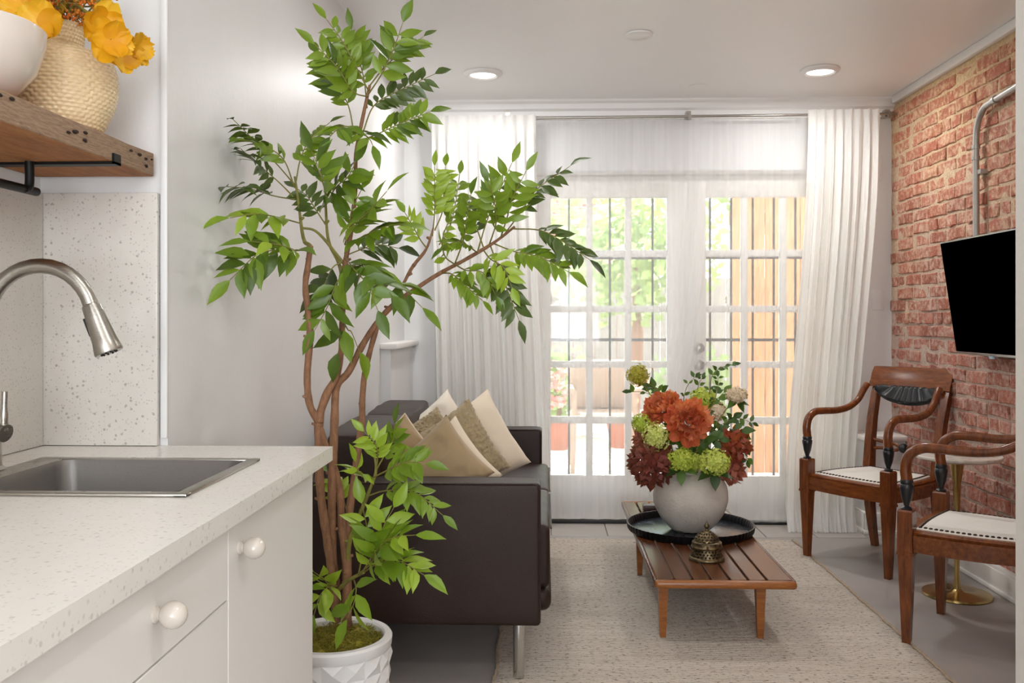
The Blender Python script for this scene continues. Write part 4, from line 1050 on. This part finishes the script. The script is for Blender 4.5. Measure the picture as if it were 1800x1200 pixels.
# round vase
M_VASE = plain('pitted_white_stoneware', 'c6bcb0', .8, bump=.9, bs=110, var=.07)
VX, VY, VZ = TRX + .0, TRY - .01, TZ + .0075
vp = spline([(.0, 0, 0), (.065, 0, 0), (.09, 0, .008), (.135, 0, .06), (.162, 0, .12), (.163, 0, .18), (.145, 0, .225), (.115, 0, .25), (.09, 0, .258), (.085, 0, .265), (.075, 0, .262), (.07, 0, .22)], 5)
m = MB(); m.lathe([(max(.0001, p.x), p.z) for p in vp], (VX, VY, VZ), 72, cap=False)
m.v = [tuple(Vector(p) + (Vector(p) - Vector((VX, VY, VZ + .13))).normalized() * .0022 * noise.noise(Vector(p) * 45)) for p in m.v]
one(m, 'round_vase', M_VASE, 'round off-white stoneware vase on the black tray', 'vase', sharp=None)
# wooden block behind the vase
p = at(1141, 886, 4.50)
one(MB().rbox(p.x - .03, p.x + .12, 4.47, 4.53, TZ + .002, TZ + .037, .002), 'wooden_box', M_DARKW, 'small dark wooden block behind the vase on the coffee table', 'box')

# incense burner
IX, IY = at(1244, 0, 3.60).x, 3.62
ib = thing('incense_burner', 'small domed antique brass burner with pierced lid on the coffee table', 'incense burner', (IX, IY, TZ))
t = NT('antique_brass'); co = t.coords(); n1 = t.noise(co, 60, 5, .7); t.bump(n1, .5, .003)
M_ABR = t.set(t.mix(t.ramp(n1, [(.35, G4(0)), (.65, G4(1))]), srgb('3f3426'), srgb('8a7858')), .38, .85)
b0 = TZ + .001
MB().lathe([(0, 0), (.068, 0), (.070, .005), (.068, .011), (.064, .014), (.06, .014)], (IX, IY, b0), 40).lathe([(.054, .045), (.06, .046), (.062, .052), (.059, .056), (.058, .068), (.05, .07), (0, .07)], (IX, IY, b0), 40, cap=False).build('body', M_ABR, ib)
def pierced(rf, z0, z1, n, rows, nm):
    m = MB()
    for j in range(rows):
        for i in range(n):
            a0, a1 = 2 * PI * (i + .5 * (j % 2)) / n, 2 * PI * (i + 1 + .5 * (j % 2)) / n; za, zb3 = lerp(z0, z1, j / rows), lerp(z0, z1, (j + 1) / rows)
            def q(a, z, e=0): r_ = rf(z) + e; return (IX + r_ * math.cos(a), IY + r_ * math.sin(a), b0 + z)
            am, zm = (a0 + a1) / 2, (za + zb3) / 2
            O = [q(a0, za), q(a1, za), q(a1, zb3), q(a0, zb3)]
            fr_ = .8
            I = [q(am, lerp(zm, za, fr_)), q(lerp(am, a1, fr_), zm), q(am, lerp(zm, zb3, fr_)), q(lerp(am, a0, fr_), zm)]
            m.add(O + I, [(0, 1, 4), (1, 5, 4), (1, 2, 5), (2, 6, 5), (2, 3, 6), (3, 7, 6), (3, 0, 7), (0, 4, 7)])
    return m
pierced(lambda z: lerp(.064, .055, (z - .014) / .031), .014, .045, 26, 3, 'x').build('pierced_wall', M_ABR, ib)
MB().lathe([(.045, .014), (.045, .07)], (IX, IY, b0), 24, cap=False).build('liner', M_BLACK, ib)
ld = pierced(lambda z: .05 * math.cos(min(1, (z - .07) / .044) * 1.25), .07, .108, 18, 4, 'y').build('lid', M_ABR, ib)
MB().lathe([(.05, .068), (.056, .07), (.05, .073)], (IX, IY, b0), 32, cap=False).lathe([(.018, .107), (.016, .112), (.006, .115), (.005, .12), (.011, .128), (.011, .133), (.004, .142), (.0008, .152)], (IX, IY, b0), 20).build('finial', M_ABR, ib)
MB().lathe([(.035, .075), (.02, .1), (0, .105)], (IX, IY, b0), 20).build('inner_dark', M_BLACK, ld)
MB().box(IX - .012, IX - .004, IY - .068, IY - .056, b0 + .045, b0 + .075).tube([(IX - .008, IY - .07, b0 + .05), (IX - .008, IY - .072, b0 + .066)], .004, 8).build('latch', M_ABR, ib)

# ---------------------------------------------------------------- bouquet
vt = Vector((VX, VY, VZ + .25))
BY = 4.1
def stem_to(o, p, r=.0025, mat=M_TWIG):
    mid = vt.lerp(p, .5) + Vector((0, 0, .02)); MB().tube(spline([vt + Vector(((p.x - vt.x) * .2, (p.y - vt.y) * .2, -.12)), vt + Vector(((p.x - vt.x) * .25, (p.y - vt.y) * .25, 0)), mid, p], 5), r, 6).build('stem', mat, o)
M_CORAL = leafmat('coral_petal', ['cc4f34', 'ee7a54', 'f7a27a'], .3, .55)
M_MAR = leafmat('maroon_petal', ['72322a', '97493b', 'b56a54'], .15, .6)
M_LIME = leafmat('lime_floret', ['9fb834', 'c6d452', 'e3e68c'], .25, .6)
M_OLV = leafmat('olive_floret', ['7e7a20', 'a39a26', 'b8ae3c'], .2, .6)
M_CRM = leafmat('cream_floret', ['c9a27e', 'dfc6a4', 'efe0c8'], .2, .6)
M_RUST = leafmat('rust_petal', ['7c2f1e', 'a9482e', 'bb6a40'], .2, .55)
M_BLF = leafmat('bouquet_leaf', ['26401a', '3a5c20', '5a7f28'], .15, .5)
pm_c = [petal_mesh('petal', M_CORAL, .72, .5, .16, k) for k in range(4)]
def peony(u, v, Y, r, ax, label):
    p = at(u, v, Y); o = thing('peony', label, 'flower', tuple(vt), 'coral peonies in the vase'); stem_to(o, p)
    ax = Vector(ax).normalized(); q1 = ax.orthogonal().normalized(); q2 = ax.cross(q1)
    for ring, (cnt, tilt, s, off) in enumerate([(13, -.1, 1.0, 0), (13, .3, .92, .07), (12, .7, .8, .14), (10, 1.2, .66, .2), (8, 2.2, .52, .24), (6, 5, .42, .26)]):
        for k in range(cnt):
            a = 2 * PI * (k + ring * .37) / cnt + rr.gauss(0, .08); d = q1 * math.cos(a) + q2 * math.sin(a) + ax * (tilt + rr.gauss(0, .08))
            st = p + ax * r * off + (q1 * math.cos(a) + q2 * math.sin(a)) * r * (.18 if ring < 4 else .08)
            put(rr.choice(pm_c), 'petal', o, frame(st, d, ax, r * s * rr.uniform(.85, 1.05)))
    return o
peony(1209, 743, 3.98, .092, (.0, -1, .35), 'large coral peony facing the room at the middle of the bouquet')
peony(1166, 722, 4.06, .082, (-.5, -.6, .75), 'coral peony tilted away behind and left of the large one')
def floret_ball(name, label, u, v, Y, r, mat, fs, n, group, sc=(1, 1, 1), leaves=0, cup=.3, npet=4):
    p = at(u, v, Y); o = thing(name, label, 'flower', tuple(vt), group); stem_to(o, p)
    m = MB(); r2 = random.Random(int(u * 3 + v))
    for i in range(n):
        z = 1 - 2 * (i + .5) / n; a = i * 2.39996; s = math.sqrt(1 - z * z); d = Vector((s * math.cos(a), s * math.sin(a), z))
        c = p + Vector((d.x * sc[0], d.y * sc[1], d.z * sc[2])) * r * r2.uniform(.68, 1.12); q1 = d.orthogonal().normalized(); q2 = d.cross(q1); a0 = r2.uniform(0, 6)
        for k in range(npet):
            a = a0 + k * 2 * PI / npet; e = (q1 * math.cos(a) + q2 * math.sin(a)); f = (q1 * math.cos(a + PI / 2) + q2 * math.sin(a + PI / 2)); L_ = fs * r2.uniform(.8, 1.2)
            m.add([c, c + e * L_ * .6 + f * L_ * .42 + d * L_ * .25, c + e * L_ + d * L_ * cup, c + e * L_ * .6 - f * L_ * .42 + d * L_ * .25], [(0, 1, 2, 3)])
    b = m.build('bloom', mat, o, None); b['kind'] = 'stuff'
    core = MB().ball(p, r * .6, 14, 10, sc).build('core', mat, o, None)
    for k in range(leaves):
        a = k * 2 * PI / leaves + .5; d = Vector((math.cos(a), -.4, math.sin(a) * .3 - .3)); put(BL[k % 2], 'leaf', o, frame(p - Vector((0, 0, r * .7)), d, Vector((0, -.5, 1)), r * 1.4))
    return o
BL = [MB().add(*leaf_verts(.55, .1, .15)).mesh('leaf', M_BLF), MB().add(*leaf_verts(.62, .2, .3)).mesh('leaf', M_BLF)]
g1, g2, g3 = 'maroon hydrangeas in the vase', 'lime green hydrangeas in the vase', 'pale hydrangeas in the vase'
floret_ball('hydrangea', 'big maroon hydrangea hanging low at the left over the vase', 1145, 812, 4.0, .082, M_MAR, .040, 60, g1, cup=.7)
floret_ball('hydrangea', 'small maroon hydrangea just above the big maroon one', 1136, 772, 4.1, .04, M_MAR, .032, 26, g1, cup=.6)
floret_ball('hydrangea', 'rust red hydrangea on the right side of the bouquet', 1288, 782, 4.05, .058, M_RUST, .036, 34, g1, cup=.6)
floret_ball('hydrangea', 'maroon hydrangea drooping low over the right vase shoulder', 1284, 822, 4.08, .050, M_MAR, .034, 32, g1, cup=.6)
floret_ball('hydrangea', 'pale green hydrangea at the left tip beside the coral peony', 1127, 744, 4.02, .037, M_LIME, .013, 60, g2)
floret_ball('hydrangea', 'lime hydrangea below the tilted peony', 1153, 768, 3.96, .052, M_LIME, .014, 95, g2, (1, 1, 1.2))
floret_ball('hydrangea', 'lime hydrangea resting on the left of the vase mouth', 1197, 808, 3.95, .055, M_LIME, .016, 95, g2, (1.1, 1, .8), 3)
floret_ball('hydrangea', 'small lime hydrangea at the middle of the vase mouth', 1222, 812, 3.99, .036, M_LIME, .013, 60, g2)
floret_ball('hydrangea', 'lime hydrangea resting on the right of the vase mouth', 1256, 812, 3.93, .060, M_LIME, .016, 110, g2, (1.1, 1, .85), 3)
floret_ball('hydrangea', 'yellow-green hydrangea standing behind the large peony', 1236, 704, 4.22, .055, M_LIME, .018, 80, g2, leaves=3)
floret_ball('hydrangea', 'olive yellow hydrangea topping the tall stem at the left', 1121, 659, 4.12, .046, M_OLV, .012, 120, g2, leaves=0)
floret_ball('hydrangea', 'peach cream hydrangea on a tall stem at the right', 1295, 694, 4.12, .042, M_CRM, .015, 90, g3, (1, 1, .75), 4)
floret_ball('hydrangea', 'white hydrangea in the middle of the leafy right side', 1262, 724, 4.15, .036, M_CRM, .014, 60, g3)
def sprig(label, pts, Y, n, L, side=None, big=0):
    o = thing('leafy_sprig', label, 'foliage', tuple(vt), 'leafy sprigs in the vase')
    P = spline([vt + Vector((0, .02, -.1)), vt + Vector((0, .02, 0))] + [at(u, v, Y) for u, v in pts], 6)
    MB().tube(P, [lerp(.0028, .0012, i / len(P)) for i in range(len(P))], 6).build('stem', M_TWIG, o)
    r2 = random.Random(len(label)); m0 = 10
    for k in range(n):
        i = int(lerp(m0, len(P) - 2, k / max(1, n - 1))); t_ = (P[i + 1] - P[i]).normalized()
        for sg in (-1, 1):
            d = t_ * .5 + Vector((sg * .7 * (1 if abs(t_.z) > .5 else .4), r2.gauss(-.3, .3), r2.gauss(.1, .35) + (0 if abs(t_.z) > .5 else sg * .6)))
            off = Vector((sg * r2.uniform(0, .02), r2.uniform(-.02, .02), r2.uniform(-.01, .015)))
            put(r2.choice(BL), 'leaf', o, frame(P[i] + off * .3, d, Vector((0, -1, .6)), L * r2.uniform(.7, 1.2)))
    put(BL[0], 'leaf', o, frame(P[-1], P[-1] - P[-2], Vector((0, -1, .6)), L))
sprig('small-leaved sprig leaning left under the olive hydrangea', [(1185, 735), (1165, 695), (1150, 680), (1128, 668)], 4.13, 6, .038)
sprig('leafy sprig drooping at the far left beside the olive hydrangea', [(1180, 730), (1160, 705), (1135, 690), (1108, 688)], 4.16, 5, .04)
sprig('short leafy sprig rising above the large peony', [(1205, 730), (1202, 700), (1210, 675), (1222, 662)], 4.2, 5, .032)
sprig('round-leaved sprig rising behind the large peony', [(1215, 740), (1224, 700), (1228, 676), (1234, 664)], 4.24, 5, .032)
sprig('tallest curling sprig pointing up at the right', [(1230, 735), (1245, 700), (1252, 660), (1270, 645), (1290, 640)], 4.18, 8, .034)
sprig('upright sprig between the tallest one and the peach hydrangea', [(1240, 735), (1255, 705), (1262, 680), (1262, 662)], 4.12, 6, .032)
sprig('sprig reaching out to the right past the rust hydrangea', [(1255, 760), (1280, 740), (1300, 735), (1322, 743)], 4.1, 7, .036)
sprig('low sprig with broad leaves behind the right lime hydrangea', [(1250, 790), (1275, 765), (1290, 755), (1302, 760)], 4.06, 5, .055)
sprig('drooping sprig at the right edge by the low maroon hydrangea', [(1270, 790), (1295, 785), (1308, 795), (1313, 808)], 4.06, 4, .042)
sprig('broad dark leaves below the large peony', [(1205, 790), (1198, 778), (1190, 770), (1182, 765)], 4.02, 5, .06)
sprig('broad green leaves at the right below the large peony', [(1225, 790), (1235, 778), (1248, 772), (1262, 772)], 4.0, 5, .06)
sprig('dark leaves tucked between the two peonies', [(1200, 790), (1190, 765), (1180, 750), (1178, 735)], 4.06, 5, .05)

sprig('wide leaves spreading behind the olive hydrangea stem', [(1190, 730), (1172, 700), (1158, 688), (1146, 682)], 4.18, 4, .055)
sprig('broad leaves standing up behind the white hydrangea', [(1235, 740), (1248, 715), (1262, 700), (1272, 690)], 4.22, 5, .055)
sprig('dense leaves between the white and the rust hydrangea', [(1245, 780), (1262, 758), (1275, 745), (1290, 735)], 4.14, 7, .05)
sprig('dark leaves behind the pale green hydrangea at the left', [(1195, 780), (1170, 765), (1150, 750), (1128, 740)], 4.14, 6, .045)
sprig('olive leaves hanging near the right end of the bouquet', [(1265, 780), (1288, 765), (1305, 772), (1312, 785)], 4.1, 5, .045)
sprig('dark leaves around the vase mouth behind the lime hydrangeas', [(1215, 820), (1222, 800), (1228, 790), (1236, 782)], 4.08, 6, .055)

# ---------------------------------------------------------------- armchairs
M_EBO = plain('ebonised_wood', '1b1d20', .3, bump=.05)
M_STUD = plain('dark_bronze_stud', '3a2c22', .3, .8)
def square(x, y, z, h, hy=None): hy = hy or h; return [(x - h, y - hy, z), (x + h, y - hy, z), (x + h, y + hy, z), (x - h, y + hy, z)]
def make_armchair(label):
    """front faces -Y, built about the origin"""
    c = thing('armchair', label, 'armchair', (0, 0, 0), 'antique wooden armchairs')
    WF, WB, DF, DB = .228, .19, -.225, .215
    for s in (-1, 1):
        x = s * WF
        lg = MB().prism([square(x, DF, 0, .0135), square(x, DF, .33, .025)]).prism([square(x, DF, .3305, .029), square(x, DF, .342, .0285)]).prism([square(x, DF, .342, .0265), square(x, DF, .488, .0265), square(x, DF, .494, .023)])
        lg.build('front_leg', M_CHAIRW, c, 30)
        MB().lathe([(0, .494), (.019, .494), (.02, .499), (.009, .506), (.011, .514), (.018, .535), (.024, .57), (.025, .583), (.021, .587), (.0225, .592), (.0225, .6), (.02, .604), (0, .604)], (x, DF, 0), 20).build('urn', M_EBO, c, 50)
        P = spline([(x, DF, .600), (x, DF - .004, .65), (x, DF + .012, .695), (x * .995, DF + .055, .722), (x * .99, DF + .12, .724), (x * .97, DF + .22, .722), (x * .95, DF + .31, .735), (x * .92, DF + .375, .77), (x * .90, DB - .03, .815), (x * .88, DB + .0, .85)], 6)
        n_ = len(P); MB().tube(P, [lerp(.0205, .0165, min(1, i / (n_ * .75))) for i in range(n_)], 14).build('arm', M_CHAIRW, c, 60)
        # sabre back leg and rising post
        secs = []
        for z, y, hx, hy in ((0, DB + .05, .0135, .016), (.1, DB + .028, .016, .019), (.22, DB + .008, .0185, .022), (.34, DB, .02, .025), (.43, DB, .02, .026), (.55, DB + .012, .0195, .022), (.68, DB + .035, .019, .020), (.80, DB + .068, .018, .018), (.88, DB + .10, .017, .014), (.915, DB + .12, .016, .012)):
            xx = s * (WB + (.012 if z > .5 else 0) * (z - .5) * 2); secs.append(square(xx, y, z, hx, hy))
        MB().prism(secs).build('back_leg', M_CHAIRW, c, 30)
    # seat rails (bowed front), seat
    def rail(p0, p1, bow, z0, z1, w):
        secs = []
        p0, p1 = Vector(p0), Vector(p1); nrm = Vector((-(p1 - p0).y, (p1 - p0).x)).normalized()
        for i in range(9):
            t_ = i / 8; q = p0.lerp(p1, t_) + nrm * bow * math.sin(PI * t_)
            a, b = q + nrm * w, q - nrm * w; secs.append([(a.x, a.y, z0), (b.x, b.y, z0), (b.x, b.y, z1), (a.x, a.y, z1)])
        MB().prism(secs, smooth=False).build('seat_rail', M_CHAIRWX, c, 30)
    rail((-WF + .026, DF), (WF - .026, DF), -.012, .345, .405, .02)
    rail((-WB, DB), (WB, DB), 0, .345, .405, .02)
    rail((-WF, DF + .026), (-WB, DB - .025), .022, .345, .405, .02)
    rail((WB, DB - .025), (WF, DF + .026), .022, .345, .405, .02)
    # seat board and canvas
    def outline(ins):
        pts = []
        for i in range(10): t_ = i / 10; pts.append((lerp(-WF, WF, t_), DF - .012 * math.sin(PI * t_)))
        for i in range(10): t_ = i / 10; pts.append((lerp(WF, WB, t_) + .022 * math.sin(PI * t_), lerp(DF, DB, t_)))
        for i in range(10): t_ = i / 10; pts.append((lerp(WB, -WB, t_), DB))
        for i in range(10): t_ = i / 10; pts.append((-(lerp(WB, WF, t_) + .022 * math.sin(PI * t_)), lerp(DB, DF, t_)))
        return [(x * (1 - ins / .22), y * (1 - ins / .22)) for x, y in pts]
    MB().prism([[(x, y, .4055) for x, y in outline(-.006)], [(x, y, .414) for x, y in outline(-.008)], [(x, y, .421) for x, y in outline(.002)]]).build('seat_frame', M_CHAIRWX, c, 30)
    o1 = outline(.024); rings = []
    for k, (sc_, z) in enumerate(((1.0, .4205), (.985, .425), (.9, .428), (.75, .43), (.5, .431), (.25, .4315))): rings.append([(x * sc_, y * sc_, z) for x, y in o1])
    MB().prism(rings, smooth=True).build('seat', M_SEATC, c, 40)
    st = MB(); o2 = outline(.036)
    for i in range(len(o2)):
        a, b = o2[i], o2[(i + 1) % len(o2)]
        for f in (0, .5): st.ball((lerp(a[0], b[0], f), lerp(a[1], b[1], f), .4265), .0078, 8, 5, (1, 1, .6))
    q = st.build('nail_heads', M_STUD, c, None); q['kind'] = 'stuff'
    # curved crest rail with scrolled top
    secs = []
    for i in range(17):
        t_ = i / 16; x = lerp(-.225, .225, t_); cv = .035 * (1 - (2 * t_ - 1) ** 2)
        prof = [(DB + .082, .835), (DB + .098, .835), (DB + .106, .862), (DB + .112, .864), (DB + .135, .925), (DB + .15, .93), (DB + .147, .94), (DB + .128, .938), (DB + .106, .905), (DB + .096, .87), (DB + .090, .866)]
        secs.append([(x, y + cv - .035, z) for y, z in prof])
    MB().prism(secs).build('crest_rail', M_CHAIRWX, c, 30)
    # fan shaped ebonised splat
    m = MB(); NF = 40
    def ffn(a, b):
        x = lerp(-.178, .178, a); e = math.sqrt(max(0, 1 - (x / .180) ** 2)); z = .840 - .082 * e * b
        ray = math.cos(math.atan2(x, .09 + .05 * b) * 26)
        return (x, DB + .045 + .035 * (1 - (x / .19) ** 2) - .0 + (z - .84) * .35 - .003 * ray * (b > .02), z)
    m.grid(ffn, 160, 8)
    f = m.build('fan_splat', M_EBO, c, None); sm = f.modifiers.new('thick', 'SOLIDIFY'); sm.thickness = .014
    pts = [(.18 * math.sin(g), DB + .045 + .035 * (1 - (.18 * math.sin(g) / .19) ** 2) - .082 * math.cos(g) * .35, .840 - .084 * math.cos(g)) for g in [lerp(-PI / 2, PI / 2, k / 24) for k in range(25)]]
    MB().tube(pts, .0075, 8).build('fan_edge', M_EBO, f)
    # lower cross piece with ball
    zl = .535; yl = DB + .012
    for s in (-1, 1):
        MB().tube(spline([(s * .185, yl, zl + .03), (s * .12, yl, zl + .022), (s * .07, yl, zl + .02), (s * .035, yl, zl + .012), (s * .02, yl, zl)], 5), .0085, 10).tube(spline([(s * .185, yl, zl - .02), (s * .12, yl, zl - .012), (s * .07, yl, zl - .018), (s * .035, yl, zl - .012), (s * .02, yl, zl)], 5), .0085, 10).build('cross_bar', M_CHAIRW, c, 60)
    MB().ball((0, yl, zl), .024, 20, 12, (1, 1, 1)).build('ball', M_EBO, c, 60)
    return c
def place(c, fl_pt, fr_pt):       # floor points of the two front legs
    a, b = Vector(fl_pt), Vector(fr_pt); ux_ = (b - a).normalized(); mid = (a + b) / 2
    bx = Vector((-ux_.y, ux_.x))    # local +Y (to the back)
    ctr = mid + bx * .225
    c.location = (ctr.x, ctr.y, .0); c.rotation_euler = (0, 0, math.atan2(ux_.y, ux_.x))
ch1 = make_armchair('antique cherry armchair with black fan back by the white drape')
place(ch1, (1.310, 4.60), (1.575, 4.22))
ch2 = copy_tree(ch1); ch2['label'] = 'antique cherry armchair nearest the doorway, its back hidden by the door frame'
place(ch2, (1.6, 3.735), (1.325, 3.378))

# side table
SXT, SYT = 1.775, 3.985
sd = thing('side_table', 'small round marble-topped side table with a brass pedestal beside the near armchair', 'side table', (SXT, SYT, 0))
t = NT('pale_marble'); co = t.coords(); n1 = t.noise(co, 7, 6, .7); M_MARB = t.set(t.ramp(n1, [(.4, srgb('b9aea2')), (.5, srgb('dcd5cb')), (.7, srgb('e8e3da'))]), .2)
MB().lathe([(0, .586), (.16, .586), (.176, .594), (.178, .602), (.176, .606), (0, .606)], (SXT, SYT, 0), 64).build('tabletop', M_MARB, sd)
MB().lathe([(0, 0), (.138, 0), (.141, .004), (.138, .012), (.03, .018), (.016, .03), (.011, .08), (.0115, .35), (.016, .48), (.03, .575), (.034, .5855), (0, .5855)], (SXT, SYT, 0), 56).build('pedestal', M_BRASS, sd)

# television and conduit
tvl = thing('television', 'flat black television tilted out from the brick wall', 'television', (1.87, 3.82, 1.03))
P00, P01 = Vector((1.895, 4.26, 1.03)), Vector((1.82, 4.26, 1.54))
upv = (P01 - P00).normalized(); ya_ = Vector((0, -1, 0)); nv_ = ya_.cross(upv).normalized()
if nv_.x > 0: nv_ = -nv_
Mtv = Matrix((ya_, upv, nv_)).transposed().to_4x4(); Mtv.translation = P00
H_, W_ = (P01 - P00).length, .89
MB().rbox(0, W_, 0, H_, -.03, .0, .004, 2, M=Mtv).build('housing', plain('silver_bezel', 'a9a9aa', .3, .8), tvl, 30)
MB().box(.006, W_ - .006, .012, H_ - .006, .0002, .0012, M=Mtv).build('screen', plain('black_screen', '000000', .9, Specular_IOR_Level=.0), tvl)
MB().rbox(.30, .335, -.012, .0, -.012, -.002, .002, M=Mtv).build('badge', plain('pale_blue_badge', 'a9c8dc', .4), tvl)
MB().tube([Mtv @ Vector((.44, .26, -.03)), (1.985, 3.82, 1.3)], .02, 12).rbox(1.97, 1.985, 3.76, 3.88, 1.2, 1.4, .003).build('wall_mount', M_BLACKMETAL, tvl)
M_GALV = plain('galvanised_steel', 'b3b1ac', .42, .65, bump=.1, var=.08)
cy_ = 4.215; cxp = 1.962
cd = thing('conduit_pipe', 'grey metal conduit bending down the brick wall behind the television', 'pipe', (cxp, cy_, 1.2))
P = [(cxp, cy_ - .01, 1.2), (cxp, cy_ - .003, 1.6), (cxp, cy_, 1.98)] + [(cxp, cy_ - .12 + .12 * math.cos(a), 2.0 + .14 * math.sin(a)) for a in [k * PI / 16 for k in range(1, 8)]] + [(cxp, cy_ - .16, 2.142), (cxp, 3.2, 2.20)]
MB().tube(P, .0145, 14).build('tube', M_GALV, cd)
for z in (1.92, 1.97): MB().tube([(cxp, cy_, z - .008), (cxp, cy_, z + .008)], .0185, 14).build('coupling', M_GALV, cd)
MB().box(cxp + .0, XR - .001, cy_ - .045, cy_ + .02, 1.845, 1.865).build('strap', M_GALV, cd)
MB().tube([(cxp, cy_ - .17, 2.143), (cxp, cy_ - .19, 2.144)], .019, 14).build('coupling', M_GALV, cd)

# low shelf-height white block seen under the table? none
